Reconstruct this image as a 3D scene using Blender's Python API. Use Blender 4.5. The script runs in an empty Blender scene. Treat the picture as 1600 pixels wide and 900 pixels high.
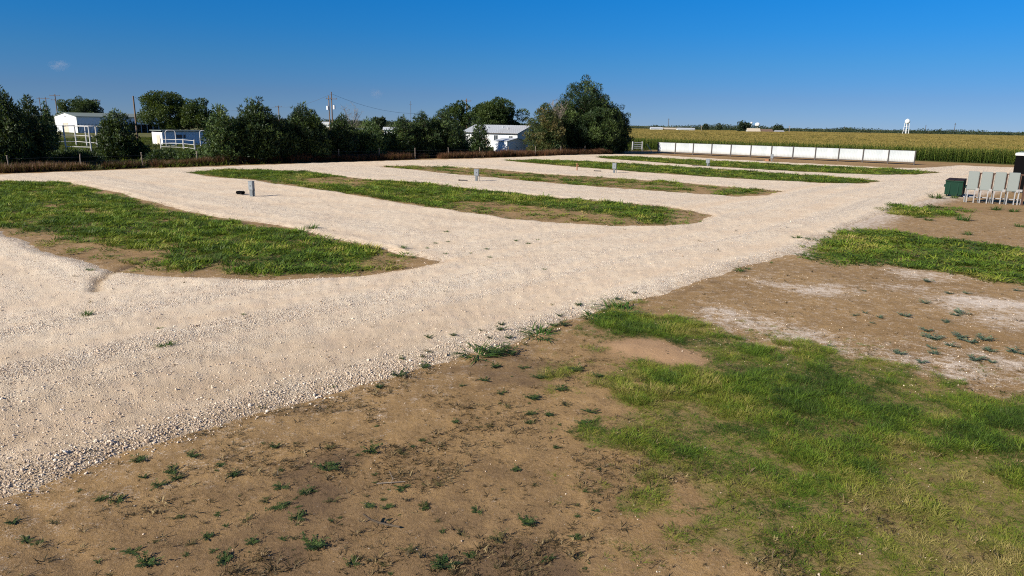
import bpy, math, random
import numpy as np
from mathutils import Vector, Matrix

# ------------------------------------------------------------------ camera, sky, sun, exposure
S = bpy.context.scene
COL = S.collection
PI = math.pi
R = math.radians

cam_d = bpy.data.cameras.new("camera")
cam = bpy.data.objects.new("camera", cam_d)
COL.objects.link(cam)
cam_d.sensor_width = 36.0
cam_d.lens = 1081.0 / 1600.0 * 36.0
cam_d.clip_start = 0.1
cam_d.clip_end = 20000.0
TH = math.atan(257 / 1081.0)
PH = math.atan(0.0167)
r0 = Vector((1, 0, 0)); u0 = Vector((0, math.sin(TH), math.cos(TH))); fw = Vector((0, math.cos(TH), -math.sin(TH)))
cr = math.cos(PH) * r0 + math.sin(PH) * u0
cu = -math.sin(PH) * r0 + math.cos(PH) * u0
M3 = Matrix((cr, cu, -fw)).transposed()
cam.matrix_world = Matrix.Translation((0, 0, 5.3)) @ M3.to_4x4()
S.camera = cam

SUN_EL = R(29.0)
SUN_DIR = Vector((-0.81 * math.cos(SUN_EL), -0.586 * math.cos(SUN_EL), math.sin(SUN_EL)))   # towards the sun
W = bpy.data.worlds.new("World"); S.world = W; W.use_nodes = True
wt = W.node_tree
for n in list(wt.nodes): wt.nodes.remove(n)
sky = wt.nodes.new("ShaderNodeTexSky"); sky.sky_type = 'NISHITA'; sky.sun_disc = False
sky.sun_elevation = SUN_EL
sky.sun_rotation = math.atan2(SUN_DIR.x, SUN_DIR.y)
sky.altitude = 2000; sky.air_density = 0.7; sky.dust_density = 0.0; sky.ozone_density = 5.0
tc = wt.nodes.new("ShaderNodeTexCoord"); sx = wt.nodes.new("ShaderNodeSeparateXYZ"); wt.links.new(tc.outputs['Generated'], sx.inputs[0])
mr = wt.nodes.new("ShaderNodeMapRange"); mr.clamp = True; mr.inputs[2].default_value = 0.5; wt.links.new(sx.outputs['Z'], mr.inputs[0])
ra = wt.nodes.new("ShaderNodeValToRGB"); wt.links.new(mr.outputs[0], ra.inputs[0])      # bluer than the model's by height; upper stop lifted to add ambient fill
els = ra.color_ramp.elements
while len(els) < 6: els.new(.5)
for e_, (z_, c_) in zip(els, [(0, (.235, .275, .375)), (.075, (.225, .30, .39)), (.16, (.165, .375, .475)), (.24, (.10, .43, .585)), (.32, (.062, .475, .68)), (1, (.60, .78, .95))]):
    e_.position = z_; e_.color = (*c_, 1)
hs = wt.nodes.new("ShaderNodeMix"); hs.data_type = 'RGBA'; hs.blend_type = 'MULTIPLY'; hs.inputs[0].default_value = 1.0
bg = wt.nodes.new("ShaderNodeBackground"); bg.inputs[1].default_value = 0.1
wo = wt.nodes.new("ShaderNodeOutputWorld")
wt.links.new(sky.outputs[0], hs.inputs[6]); wt.links.new(ra.outputs[0], hs.inputs[7]); wt.links.new(hs.outputs[2], bg.inputs[0]); wt.links.new(bg.outputs[0], wo.inputs[0])

sun_d = bpy.data.lights.new("sun", 'SUN'); sun_d.energy = 5.0; sun_d.angle = R(0.53); sun_d.color = (1.0, 0.92, 0.80)
sun = bpy.data.objects.new("sun", sun_d); COL.objects.link(sun)
sun.rotation_euler = SUN_DIR.to_track_quat('Z', 'Y').to_euler()
sun.location = (-60, -40, 60)

S.cycles.use_denoising = False; S.cycles.filter_width = 1.1     # keep the fine grain of gravel and grass
S.view_settings.view_transform = 'Standard'; S.view_settings.look = 'None'
S.view_settings.exposure = 0.75; S.view_settings.gamma = 1.0; S.view_settings.use_curve_mapping = False

# ------------------------------------------------------------------ helpers
rng = np.random.default_rng(7)
random.seed(7)
E1 = np.array([0.7567, -0.6538])      # along the white fence (site grid)
E2 = np.array([0.6538, 0.7567])       # along the main drive and the tree line

def tag(o, label=None, cat=None, group=None, kind=None):
    if label: o["label"] = label
    if cat: o["category"] = cat
    if group: o["group"] = group
    if kind: o["kind"] = kind
    return o

def empty(name, loc=(0, 0, 0), rz=0.0, label=None, cat=None, group=None):
    o = bpy.data.objects.new(name, None); COL.objects.link(o)
    o.empty_display_size = 0.3
    o.location = loc; o.rotation_euler = (0, 0, rz)
    return tag(o, label, cat, group)

def np_mesh(name, V, Fs, mat=None, smooth=False, attrs=None):
    """V (n,3); Fs list of (m,k) int arrays"""
    me = bpy.data.meshes.new(name)
    V = np.asarray(V, dtype=np.float32)
    Fs = [np.asarray(f, dtype=np.int32) for f in Fs if len(f)]
    loops = np.concatenate([f.ravel() for f in Fs]) if Fs else np.zeros(0, np.int32)
    tot = np.concatenate([np.full(len(f), f.shape[1], np.int32) for f in Fs]) if Fs else np.zeros(0, np.int32)
    start = np.concatenate([[0], np.cumsum(tot)[:-1]]).astype(np.int32) if len(tot) else tot
    me.vertices.add(len(V)); me.vertices.foreach_set("co", V.ravel())
    if len(tot):
        me.loops.add(len(loops)); me.loops.foreach_set("vertex_index", loops)
        me.polygons.add(len(tot)); me.polygons.foreach_set("loop_start", start); me.polygons.foreach_set("loop_total", tot)
        if smooth: me.polygons.foreach_set("use_smooth", np.ones(len(tot), bool))
    for k, (typ, arr) in (attrs or {}).items():
        a = me.attributes.new(k, typ, 'POINT')
        key = {'FLOAT': 'value', 'INT': 'value', 'FLOAT_VECTOR': 'vector', 'FLOAT_COLOR': 'color'}[typ]
        a.data.foreach_set(key, np.asarray(arr, dtype=np.int32 if typ == 'INT' else np.float32).ravel())
    me.update(calc_edges=True)
    if mat: me.materials.append(mat)
    return me

def link(name, me, parent=None, loc=None, rot=None):
    o = bpy.data.objects.new(name, me); COL.objects.link(o)
    if parent: o.parent = parent
    if loc is not None: o.location = loc
    if rot is not None: o.rotation_euler = rot
    return o

class MB:
    """collects boxes, tubes, prisms; build() links them as ONE mesh"""
    def __init__(s): s.v = []; s.f = []
    def add(s, vs, fs):
        b = len(s.v); s.v += [tuple(v) for v in vs]; s.f += [tuple(i + b for i in f) for f in fs]; return s
    def box(s, x0, y0, z0, x1, y1, z1):
        return s.add([(x0,y0,z0),(x1,y0,z0),(x1,y1,z0),(x0,y1,z0),(x0,y0,z1),(x1,y0,z1),(x1,y1,z1),(x0,y1,z1)],
                     [(3,2,1,0),(4,5,6,7),(0,1,5,4),(1,2,6,5),(2,3,7,6),(3,0,4,7)])
    def tube(s, a, b, r0, r1=None, n=8, caps=True):
        a = Vector(a); b = Vector(b); r1 = r0 if r1 is None else r1
        d = (b - a).normalized(); t = Vector((0, 0, 1)) if abs(d.z) < .9 else Vector((1, 0, 0))
        p = d.cross(t).normalized(); q = d.cross(p)
        vs = []
        for c, r in ((a, r0), (b, r1)):
            for i in range(n):
                g = 2 * PI * i / n; vs.append(c + p * (r * math.cos(g)) + q * (r * math.sin(g)))
        fs = [(i, (i + 1) % n, n + (i + 1) % n, n + i) for i in range(n)]
        if caps: fs += [tuple(range(n - 1, -1, -1)), tuple(range(n, 2 * n))]
        return s.add(vs, fs)
    def path(s, pts, r, n=6):
        for a, b in zip(pts[:-1], pts[1:]): s.tube(a, b, r, n=n)
        return s
    def prism(s, prof, axis, a, b):
        """profile of (u,z) extruded along x (axis 0: u=y) or y (axis 1: u=x)"""
        n = len(prof); vs = []
        for t in (a, b):
            for u, z in prof: vs.append((t, u, z) if axis == 0 else (u, t, z))
        return s.add(vs, [(i, (i+1) % n, n + (i+1) % n, n + i) for i in range(n)] + [tuple(range(n-1,-1,-1)), tuple(range(n, 2*n))])
    def lathe(s, prof, n=16, c=(0, 0)):
        vs = []; m = len(prof)
        for r, z in prof:
            for i in range(n):
                g = 2*PI*i/n; vs.append((c[0] + r*math.cos(g), c[1] + r*math.sin(g), z))
        fs = [(j*n+i, j*n+(i+1) % n, (j+1)*n+(i+1) % n, (j+1)*n+i) for j in range(m-1) for i in range(n)]
        fs += [tuple(range(n-1,-1,-1)), tuple(range((m-1)*n, m*n))]
        return s.add(vs, fs)
    def mesh(s, name, mat, smooth=False, bevel=0):
        me = bpy.data.meshes.new(name); me.from_pydata(s.v, [], s.f); me.update()
        if bevel:
            import bmesh
            bm = bmesh.new(); bm.from_mesh(me)
            bmesh.ops.bevel(bm, geom=[e for e in bm.edges if len(e.link_faces) == 2 and e.calc_face_angle(0) > .6],
                            offset=bevel, segments=2, profile=.6, affect='EDGES')
            bm.to_mesh(me); bm.free()
        if smooth:
            for p in me.polygons: p.use_smooth = True
        me.materials.append(mat); return me
    def build(s, name, mat, parent=None, loc=None, smooth=False, bevel=0):
        return link(name, s.mesh(name, mat, smooth, bevel), parent, loc)

def copy_tree(o, parent=None):
    c = o.copy(); COL.objects.link(c)
    if parent: c.parent = parent
    for ch in list(o.children): copy_tree(ch, c)
    return c

def vnoise(x, y, seed=0):
    x = np.asarray(x, float); y = np.asarray(y, float)
    ix = np.floor(x).astype(np.int64); iy = np.floor(y).astype(np.int64)
    fx = x - ix; fy = y - iy; fx = fx*fx*(3-2*fx); fy = fy*fy*(3-2*fy)
    def h(a, b):
        k = (a * 374761393 + b * 668265263 + seed * 974634777) & 0xffffffff
        k = ((k ^ (k >> 13)) * 1274126177) & 0xffffffff
        k = ((k ^ (k >> 16)) * 2246822519) & 0xffffffff
        return ((k ^ (k >> 15)) & 0xffff) / 65535.0
    return (h(ix,iy)*(1-fx) + h(ix+1,iy)*fx)*(1-fy) + (h(ix,iy+1)*(1-fx) + h(ix+1,iy+1)*fx)*fy
def fbm(x, y, seed=0, o=4):
    a = 1.0; t = 0; s = 0; f = 1.0
    for i in range(o):
        t = t + a * vnoise(x*f, y*f, seed + i*17); s += a; a *= .5; f *= 2.03
    return t / s
def sstep(a, b, x):
    t = np.clip((x - a) / (b - a), 0, 1); return t*t*(3-2*t)

def sdf(px, py, poly):
    """signed distance, positive inside"""
    P_ = np.asarray(poly, float); Q = np.roll(P_, -1, 0)
    d2 = np.full(px.shape, 1e12); ins = np.zeros(px.shape, bool)
    for (ax, ay), (bx, by) in zip(P_, Q):
        ex, ey = bx-ax, by-ay; wx, wy = px-ax, py-ay
        t = np.clip((wx*ex + wy*ey) / max(ex*ex+ey*ey, 1e-9), 0, 1)
        d2 = np.minimum(d2, (wx-ex*t)**2 + (wy-ey*t)**2)
        c = ((ay > py) != (by > py)) & (px < (bx-ax)*(py-ay)/((by-ay) if by != ay else 1e-9) + ax)
        ins ^= c
    d = np.sqrt(d2); return np.where(ins, d, -d)

# ------------------------------------------------------------------ site plan (metres; drive and plots)
GRAVEL = [(-8.04, 6.24), (-7.31, 8.25), (-7.17, 8.77), (-6.89, 9.15), (-6.66, 9.54), (-6.18, 10.27), (-5.75, 10.66), (-5.5, 11.06), (-4.7, 11.91), (-3.92, 12.49), (-3.11, 13.29), (-2.42, 13.87), (-1.94, 14.41), (-1.43, 14.94), (-0.89, 15.7), (-0.13, 16.18), (0.35, 16.83), (1.44, 18.54), (2.23, 19.26), (3.59, 20.83), (5.01, 21.93), (7.82, 25.12), (9.72, 27.2), (12.16, 29.52), (14.49, 33.1), (19.17, 39.05), (24.34, 45.54), (29.09, 51.07), (33.8, 55.85), (38.64, 60.3), (45.67, 65.75), (54.95, 71.67), (71.5, 82.62), (88.68, 102.81), (77.28, 106.51), (70.5, 111.17), (63.9, 105.24), (58.96, 101.62), (54.63, 100.46), (48.17, 106.49), (40.89, 113.28), (32.96, 122.23), (27.01, 131.23), (18.8, 132.19), (11.22, 127.92), (3.92, 117.75), (-4.28, 108.41), (-14.78, 99.29), (-25.94, 87.93), (-33.12, 79.95), (-40.04, 72.52), (-43.66, 67.75), (-46.84, 63.56), (-52.66, 57.1)]
ISLE1 = [(-60.66, 62.76), (-42.3, 57.29), (-37.27, 57.67), (-29.82, 51.13), (-22.25, 43.51), (-16.93, 38.6), (-11.86, 35.2), (-8.39, 31.87), (-5.52, 29.26), (-4.18, 27.61), (-2.77, 26.53), (-3.79, 24.98), (-5.39, 23.65), (-7.64, 22.97), (-9.79, 22.9), (-12.08, 23.13), (-14.0, 23.82), (-16.31, 25.36), (-19.47, 27.93), (-23.94, 31.93), (-37.08, 37.91)]
ISLE2 = [(-32.78, 69.48), (-31.03, 74.84), (-25.66, 75.16), (-21.89, 74.06), (-17.98, 69.37), (-13.24, 64.75), (-6.96, 61.78), (-3.28, 56.93), (2.29, 52.22), (6.73, 49.39), (9.92, 47.1), (11.66, 44.51), (12.08, 42.04), (10.46, 39.05), (8.32, 37.54), (5.13, 37.17), (2.76, 37.87), (-0.06, 39.09), (-2.38, 41.36), (-6.86, 45.78), (-11.28, 50.46), (-16.52, 55.65), (-22.93, 61.99), (-28.35, 65.35)]
ISLE3 = [(-16.35, 83.96), (-13.03, 87.5), (-8.06, 85.59), (-3.3, 83.76), (3.28, 76.16), (9.14, 72.84), (15.51, 68.44), (20.09, 63.01), (23.09, 59.9), (20.28, 56.16), (17.5, 54.7), (15.29, 55.84), (10.68, 58.86), (6.66, 61.78), (2.82, 65.12), (-2.76, 70.21), (-7.04, 74.69), (-11.89, 79.78)]
ISLE4 = [(-1.92, 103.44), (2.59, 106.78), (9.26, 105.2), (17.81, 99.31), (24.87, 91.84), (30.96, 85.4), (36.26, 79.8), (39.13, 74.09), (35.14, 70.09), (30.58, 69.95), (26.27, 72.25), (20.74, 76.33), (14.76, 82.02), (7.95, 89.96), (3.21, 95.81)]
ISLE5 = [(13.6, 120.07), (19.82, 123.49), (30.77, 114.0), (38.7, 107.13), (45.89, 101.37), (53.29, 97.96), (55.6, 91.38), (49.14, 85.83), (43.5, 83.99), (37.65, 86.45), (32.83, 90.67), (26.28, 97.14), (19.24, 107.44), (15.06, 112.9)]
ISLES = [ISLE1, ISLE2, ISLE3, ISLE4, ISLE5]
MOUND = [(2.33, 16.41), (2.95, 16.81), (3.76, 16.8), (4.26, 16.16), (4.64, 15.38), (4.33, 14.92), (3.68, 14.98), (3.02, 15.39), (2.47, 15.73)]
GRASS0 = [(1.89, 18.57), (2.65, 19.71), (3.56, 20.06), (3.88, 19.23), (4.66, 18.61), (5.73, 17.99), (6.32, 17.16), (7.14, 16.31), (8.4, 15.66), (9.44, 14.83), (10.78, 13.66), (12.41, 12.49), (6.81, 5.55), (2.99, 6.31), (3.01, 7.38), (2.73, 8.03), (2.44, 8.95), (2.15, 9.88), (1.81, 10.99), (1.69, 12.35), (1.74, 13.33), (2.16, 14.48), (2.65, 15.37), (2.14, 16.82)]
GRASS1 = [(11.92, 29.05), (14.25, 32.89), (16.49, 35.5), (19.11, 37.81), (20.51, 36.81), (22.48, 34.49), (24.09, 32.25), (27.05, 30.41), (20.21, 22.37), (18.11, 23.89), (17.17, 24.54), (16.04, 25.76), (15.19, 26.9), (13.32, 27.25), (12.34, 27.96)]
GRASS2 = [(23.75, 44.8), (27.12, 49.57), (30.12, 51.22), (32.4, 50.33), (31.53, 47.2), (28.08, 44.08), (24.89, 42.76)]
PALE = [[(14.86, 26.99), (16.4, 27.25), (16.86, 25.6), (16.22, 24.67), (15.02, 25.68)], [(13.7, 23.09), (15.17, 22.83), (16.54, 21.7), (18.42, 20.27), (16.14, 17.59), (14.46, 18.81), (13.61, 20.33)],
        [(6.03, 19.64), (6.85, 18.74), (7.52, 17.68), (8.69, 16.24), (10.44, 15.76), (12.35, 15.86), (13.61, 14.62), (12.04, 12.78), (11.05, 14.04), (9.65, 15.18), (7.79, 16.0), (6.4, 17.39)],
        [(8.83, 23.91), (11.04, 23.28), (11.71, 22.4), (9.38, 21.89)]]

def gravel_s(x, y):
    d = sdf(x, y, GRAVEL)
    for p in ISLES: d = np.minimum(d, -sdf(x, y, p))
    return d
def edge_wobble(x, y):
    return (fbm(x*.45, y*.45, 3, 3) - .5) * 1.5 + (fbm(x*2.3, y*2.3, 5, 3) - .5) * .75
def ground_z(x, y):
    r = np.hypot(x, y)
    k = 1 - .75*sstep(30, 90, r)
    z = ((fbm(x/3.5, y/3.5, 11, 3) - .5) * .10 + (fbm(x/.7, y/.7, 13, 3) - .5) * .035 + (fbm(x/.16, y/.16, 15, 2) - .5) * .012) * k
    m = sdf(x, y, MOUND); z = z + .07*sstep(-.4, 1.0, m)
    return z
ER = lambda x, y: (x*E1[0] + y*E1[1], x*E2[0] + y*E2[1])
RUT = [Vector(p) for p in [(-14.04, 26.32), (-14.01, 25.32), (-14.02, 24.26), (-13.91, 23.19), (-13.59, 22.04), (-12.96, 20.84)]]
def rut_d(x, y, pts):
    d = np.full(np.shape(x), 1e9)
    for a, b in zip(pts[:-1], pts[1:]):
        ex, ey = b[0]-a[0], b[1]-a[1]; t = np.clip(((x-a[0])*ex+(y-a[1])*ey)/(ex*ex+ey*ey), 0, 1)
        d = np.minimum(d, np.hypot(x-a[0]-ex*t, y-a[1]-ey*t))
    return d
def drive_wear(x, y):
    v, w = ER(x, y)
    v = v + (fbm(w*.06, v*.06, 21, 2) - .5) * 3.0
    main = sstep(-25.5, -21.0, v) * (1 - sstep(-11.6, -10.2, v))
    n = vnoise(v*.55, w*.02, 31)*.4 + vnoise(v*1.7, w*.03, 33)*.35 + vnoise(v*4.5, w*.06, 34)*.25
    side = vnoise(w*.8, v*.02, 35)*.65 + vnoise(w*2.1, v*.03, 37)*.35
    return n*main + (1-main)*(.25 + .5*side), main
def gravel_z(x, y, s):
    wr, main = drive_wear(x, y)
    r = np.hypot(x, y); k = 1 - .6*sstep(40, 110, r)
    g = ground_z(x, y)
    off = -.05 + .11*sstep(-.55, .6, s)
    off = off + sstep(.0, .9, s)*((.5 - wr)*.07 + (fbm(x/.35, y/.35, 41, 3) - .5)*.045 + (fbm(x/.11, y/.11, 43, 2) - .5)*.022)*k
    off = off + .05*np.exp(-((s-.55)/.35)**2)*(fbm(x*.8, y*.8, 45, 2))*k
    return g*(1-.5*sstep(0, 1.5, s)) + off
def grass_d(x, y):
    """cover of growing grass 0..1 on each plot"""
    n1 = fbm(x*.55, y*.55, 51, 3); n2 = fbm(x*2.2, y*2.2, 53, 2); nn = .6*n1 + .4*n2
    out = []
    v, w = ER(x, y)
    bare2 = np.max(np.stack([sdf(x, y, q) for q in BARE2]), 0)
    for i, p in enumerate(ISLES):
        s = sdf(x, y, COVER1 if i == 0 else p) + (n1-.5)*1.4 + (n2 - .5)*.9
        d = sstep(0.0, .9, s)
        if i == 0: d = d * sstep(.30, .46, nn + .22*sstep(.3, 3.0, sdf(x, y, LUSH1)))
        elif i == 1: d = d * sstep(.38, .50, nn + .085) * (1 - .85*sstep(-.7, .5, bare2 + (n2-.5)*2.2))
        elif i == 2: d = d * sstep(.44, .56, nn + .10*sstep(-72, -80, v) + .07*sstep(-52, -40, v) - .085)
        else: d = d * sstep(.30, .44, nn + .12)
        out.append(np.maximum(d, .42*sstep(-.1, .5, sdf(x, y, p) + (n2-.5)*.8)*sstep(.46, .58, fbm(x*1.3, y*1.3, 57, 3))))
    s = sdf(x, y, GRASS0) + (n1-.5)*3.4 + (n2-.5)*2.0
    bare = 1 - sstep(-.35, .15, sdf(x, y, MOUND) + (n2-.5)*.4)
    r = np.hypot(x, y)
    g0 = sstep(-.5, .9, s) * bare * sstep(.30, .47, nn + .13 + .03*sstep(8.5, 13, r))
    out.append(np.maximum(g0, .28*sstep(-2.6, -.3, s)*bare*sstep(.5, .6, fbm(x*1.6, y*1.6, 58, 3))))
    s = sdf(x, y, GRASS1) + (n1-.5)*2.0 + (n2-.5)*1.2
    out.append(sstep(-.2, .9, s) * sstep(.26, .42, nn + .1))
    s = sdf(x, y, GRASS2) + (n1-.5)*2.5 + (n2-.5)*1.2
    out.append(sstep(-.2, 1.0, s) * sstep(.36, .5, nn))
    return out
COVER1 = [(-60.66, 62.76), (-42.3, 57.29), (-37.27, 57.67), (-29.73, 50.17), (-24.84, 44.96), (-16.7, 38.08), (-11.86, 35.2), (-8.39, 31.87), (-5.52, 29.26), (-4.26, 27.46), (-4.87, 25.72), (-5.5, 24.17), (-7.79, 23.46), (-9.95, 23.29), (-11.95, 23.55), (-13.96, 26.2), (-17.02, 28.47), (-19.82, 30.15), (-23.11, 32.02), (-35.91, 36.68)]
BARE2 = [[(-19.99, 62.6), (-17.57, 67.76), (-12.26, 62.77), (-12.7, 56.93), (-16.48, 59.25)], [(-4.82, 46.46), (-0.98, 47.81), (2.81, 44.65), (6.05, 41.26), (7.17, 38.91), (3.43, 37.46), (-1.59, 40.87)], [(10.87, 46.49), (13.0, 42.76), (9.22, 36.93), (8.67, 38.32)]]
LUSH1 = [(-22.73, 35.79), (-19.9, 37.41), (-16.07, 36.6), (-11.25, 33.32), (-6.7, 29.62), (-4.68, 27.84), (-4.92, 25.96), (-7.68, 25.36), (-10.14, 25.52), (-14.42, 27.81), (-18.88, 30.96)]

# ------------------------------------------------------------------ materials
def new_mat(name):
    m = bpy.data.materials.new(name); m.use_nodes = True
    t = m.node_tree
    for n in list(t.nodes): t.nodes.remove(n)
    out = t.nodes.new("ShaderNodeOutputMaterial")
    return m, t, out
class NT:
    def __init__(s, t): s.t = t
    def n(s, typ, **kw):
        o = s.t.nodes.new(typ)
        for k, v in kw.items(): setattr(o, k, v)
        return o
    def l(s, a, b): s.t.links.new(a, b)
    def sv(s, sock, v):
        if isinstance(v, bpy.types.NodeSocket): s.l(v, sock)
        elif isinstance(v, tuple) and len(v) == 3 and sock.type == 'RGBA': sock.default_value = (*v, 1)
        else: sock.default_value = v
    def math(s, op, a, b=0.0, clamp=False):
        o = s.n("ShaderNodeMath", operation=op); o.use_clamp = clamp; s.sv(o.inputs[0], a); s.sv(o.inputs[1], b); return o.outputs[0]
    def mix(s, f, a, b, mode='MIX'):
        o = s.n("ShaderNodeMix", data_type='RGBA', blend_type=mode); s.sv(o.inputs[0], f); s.sv(o.inputs[6], a); s.sv(o.inputs[7], b); return o.outputs[2]
    def noise(s, co, scale, detail=3, rough=.55, out=0):
        o = s.n("ShaderNodeTexNoise"); s.l(co, o.inputs['Vector']); o.inputs['Scale'].default_value = scale
        o.inputs['Detail'].default_value = detail; o.inputs['Roughness'].default_value = rough; return o.outputs[out]
    def voro(s, co, scale, feature='F1', out=0, rnd=1.0):
        o = s.n("ShaderNodeTexVoronoi", feature=feature); s.l(co, o.inputs['Vector']); o.inputs['Scale'].default_value = scale
        o.inputs['Randomness'].default_value = rnd; return o.outputs[out]
    def ramp(s, f, stops):
        o = s.n("ShaderNodeValToRGB"); s.l(f, o.inputs[0]); e = o.color_ramp.elements
        while len(e) < len(stops): e.new(.5)
        for i, (p, c) in enumerate(stops):
            e[i].position = p; e[i].color = (*c, 1) if len(c) == 3 else c
        return o.outputs[0]
    def rng(s, f, a, b, c=0.0, d=1.0):
        o = s.n("ShaderNodeMapRange"); o.clamp = True; s.l(f, o.inputs[0])
        for i, v in enumerate((a, b, c, d)): o.inputs[i+1].default_value = v
        return o.outputs[0]
    def attr(s, name, typ='GEOMETRY'):
        return s.n("ShaderNodeAttribute", attribute_name=name, attribute_type=typ)
    def bump(s, h, strength=.5, dist=.02, normal=None):
        o = s.n("ShaderNodeBump"); o.inputs['Strength'].default_value = strength; o.inputs['Distance'].default_value = dist
        s.l(h, o.inputs['Height'])
        if normal: s.l(normal, o.inputs['Normal'])
        return o.outputs[0]
    def bsdf(s, out, col, rough=.9, normal=None, metal=0.0, spec=.3):
        o = s.n("ShaderNodeBsdfPrincipled"); s.sv(o.inputs['Base Color'], col); s.sv(o.inputs['Roughness'], rough)
        o.inputs['Metallic'].default_value = metal; o.inputs['Specular IOR Level'].default_value = spec
        if normal: s.l(normal, o.inputs['Normal'])
        s.l(o.outputs[0], out.inputs[0]); return o
    def pos(s): return s.n("ShaderNodeNewGeometry").outputs['Position']
    def obj(s): return s.n("ShaderNodeTexCoord").outputs['Object']

def mat_gravel():
    m, t, out = new_mat("crushed_limestone"); k = NT(t); p = k.pos()
    a = k.attr("wear"); wear = a.outputs['Fac']
    ed = k.attr("edge").outputs['Fac']
    cell = k.voro(p, 26, out=1); cellv = k.n("ShaderNodeSeparateColor"); k.l(cell, cellv.inputs[0])
    d1 = k.voro(p, 26); d2 = k.voro(p, 60)
    stone = k.ramp(cellv.outputs[0], [(0, (.38,.28,.195)), (.25, (.64,.54,.40)), (.7, (.78,.68,.52)), (1, (.88,.80,.68))])
    fine = k.mix(k.noise(p, 90, 2), (.66,.54,.385), (.80,.69,.52))
    big = k.noise(p, .35, 4, .6); mid = k.noise(p, 2.6, 4, .6)
    loose = k.rng(k.math('ADD', k.math('MULTIPLY', wear, -1.0), k.math('ADD', k.math('MULTIPLY', mid, .8), .35)), .05, .5)
    c = k.mix(loose, fine, stone)
    c = k.mix(k.rng(k.math('ADD', k.math('MULTIPLY', wear, .9), k.math('MULTIPLY', big, .7)), .66, 1.02, 0, .62), c, (.53,.395,.265))
    c = k.mix(k.rng(k.noise(p, 1.7, 5, .7), .5, .75, 0, .4), c, (.66,.49,.37)); c = k.mix(k.rng(k.noise(p, 1.2, 5, .7), .56, .75, 0, .5), c, (.56,.50,.42))
    gap = k.rng(d1, .36, .62, 0, .55); gap = k.math('MULTIPLY', gap, loose)
    c = k.mix(gap, c, (.27,.20,.15))  # shadow between the stones painted as a darker colour
    c = k.mix(k.rng(k.noise(p, 17, 3, .6), .60, .72, 0, .5), c, (.36,.27,.185)); spk = k.rng(k.noise(p, 7, 2, .5), .66, .73, 0, .55); c = k.mix(spk, c, (.30,.22,.15))
    c = k.mix(k.math('MULTIPLY', k.rng(ed, .5, .0), k.rng(k.noise(p, 5, 3), .4, .65)), c, (.30,.21,.13))
    c = k.mix(k.math('MULTIPLY', k.attr('browned').outputs['Fac'], k.rng(k.noise(p, 1.1, 4, .6), .25, .6, .35, .8)), c, (.28,.20,.12))  # vignette darkening painted over the near left gravel, plus rut soil
    h = k.math('ADD', k.math('MULTIPLY', k.math('MULTIPLY', d1, -1.0), loose), k.math('ADD', k.math('MULTIPLY', d2, -.35), k.math('MULTIPLY', mid, .8)))
    k.bsdf(out, c, .95, k.bump(h, .9, .03), spec=.15)
    return m

def mat_ground():
    m, t, out = new_mat("bare_soil"); k = NT(t); p = k.pos()
    a = k.attr("cover"); sc = k.n("ShaderNodeSeparateColor"); k.l(a.outputs['Color'], sc.inputs[0])
    thatch, field, pale, damp_vignette = sc.outputs[0], sc.outputs[1], sc.outputs[2], a.outputs['Alpha']
    big = k.noise(p, .22, 4, .6); mid = k.noise(p, 1.6, 5, .62); fine = k.noise(p, 14, 4, .65); grit = k.noise(p, 70, 2, .6)
    c = k.mix(k.rng(big, .35, .68), (.225,.140,.058), (.335,.217,.096))
    c = k.mix(k.rng(mid, .42, .70, 0, .75), c, (.155,.098,.042))
    c = k.mix(k.rng(fine, .40, .72, 0, .45), c, (.33,.22,.125))
    c = k.mix(k.rng(grit, .30, .5, .6, 0), c, (.13,.08,.04)); c = k.mix(k.rng(k.noise(p, 28, 3, .7), .56, .7, 0, .6), c, (.38,.27,.14)); c = k.mix(k.rng(k.noise(p, 20, 3, .7), .58, .70, 0, .75), c, (.10,.062,.03))
    peb = k.voro(p, 7.5, out=1); ps = k.n("ShaderNodeSeparateColor"); k.l(peb, ps.inputs[0])
    pd = k.rng(k.voro(p, 7.5), .06, .10, 1, 0)
    c = k.mix(k.math('MULTIPLY', pd, k.rng(ps.outputs[0], .72, .74)), c, (.52,.45,.36))
    # crushed stone driven into the soil
    pn = k.noise(p, 3.5, 7, .78); pv = k.noise(p, 38, 2, .6)
    pf = k.rng(k.math('ADD', pale, k.math('ADD', k.math('MULTIPLY', pn, 1.5), k.math('MULTIPLY', pv, .9))), 1.42, 1.78)
    c = k.mix(pf, c, k.mix(k.noise(p, 30, 2), (.44,.36,.28), (.66,.58,.49)))
    c = k.mix(k.math('MULTIPLY', k.attr('mound').outputs['Fac'], .8), c, k.mix(k.noise(p, 3, 4, .6), (.32,.195,.105), (.40,.26,.15)))
    dm = k.rng(k.math('ADD', damp_vignette, k.math('MULTIPLY', mid, .5)), .55, 1.05, 0, .75)
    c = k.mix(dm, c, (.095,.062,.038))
    th = k.rng(k.math('ADD', thatch, k.math('MULTIPLY', k.noise(p, 5, 4, .65), .7)), .6, 1.1)
    c = k.mix(k.math('MULTIPLY', th, .8), c, k.mix(k.noise(p, 9, 3), (.135,.105,.04), (.24,.18,.075)))
    fcol = k.mix(k.noise(p, .05, 4, .6), (.065,.075,.022), (.17,.15,.055))
    fcol = k.mix(k.rng(k.noise(p, .9, 4, .6), .45, .7), fcol, (.03,.045,.014))
    c = k.mix(field, c, fcol)
    h = k.math('ADD', k.math('ADD', k.math('MULTIPLY', mid, 1.0), k.math('MULTIPLY', fine, .35)), k.math('MULTIPLY', grit, .22))
    k.bsdf(out, c, .95, k.bump(h, .7, .05), spec=.12)
    return m

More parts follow.
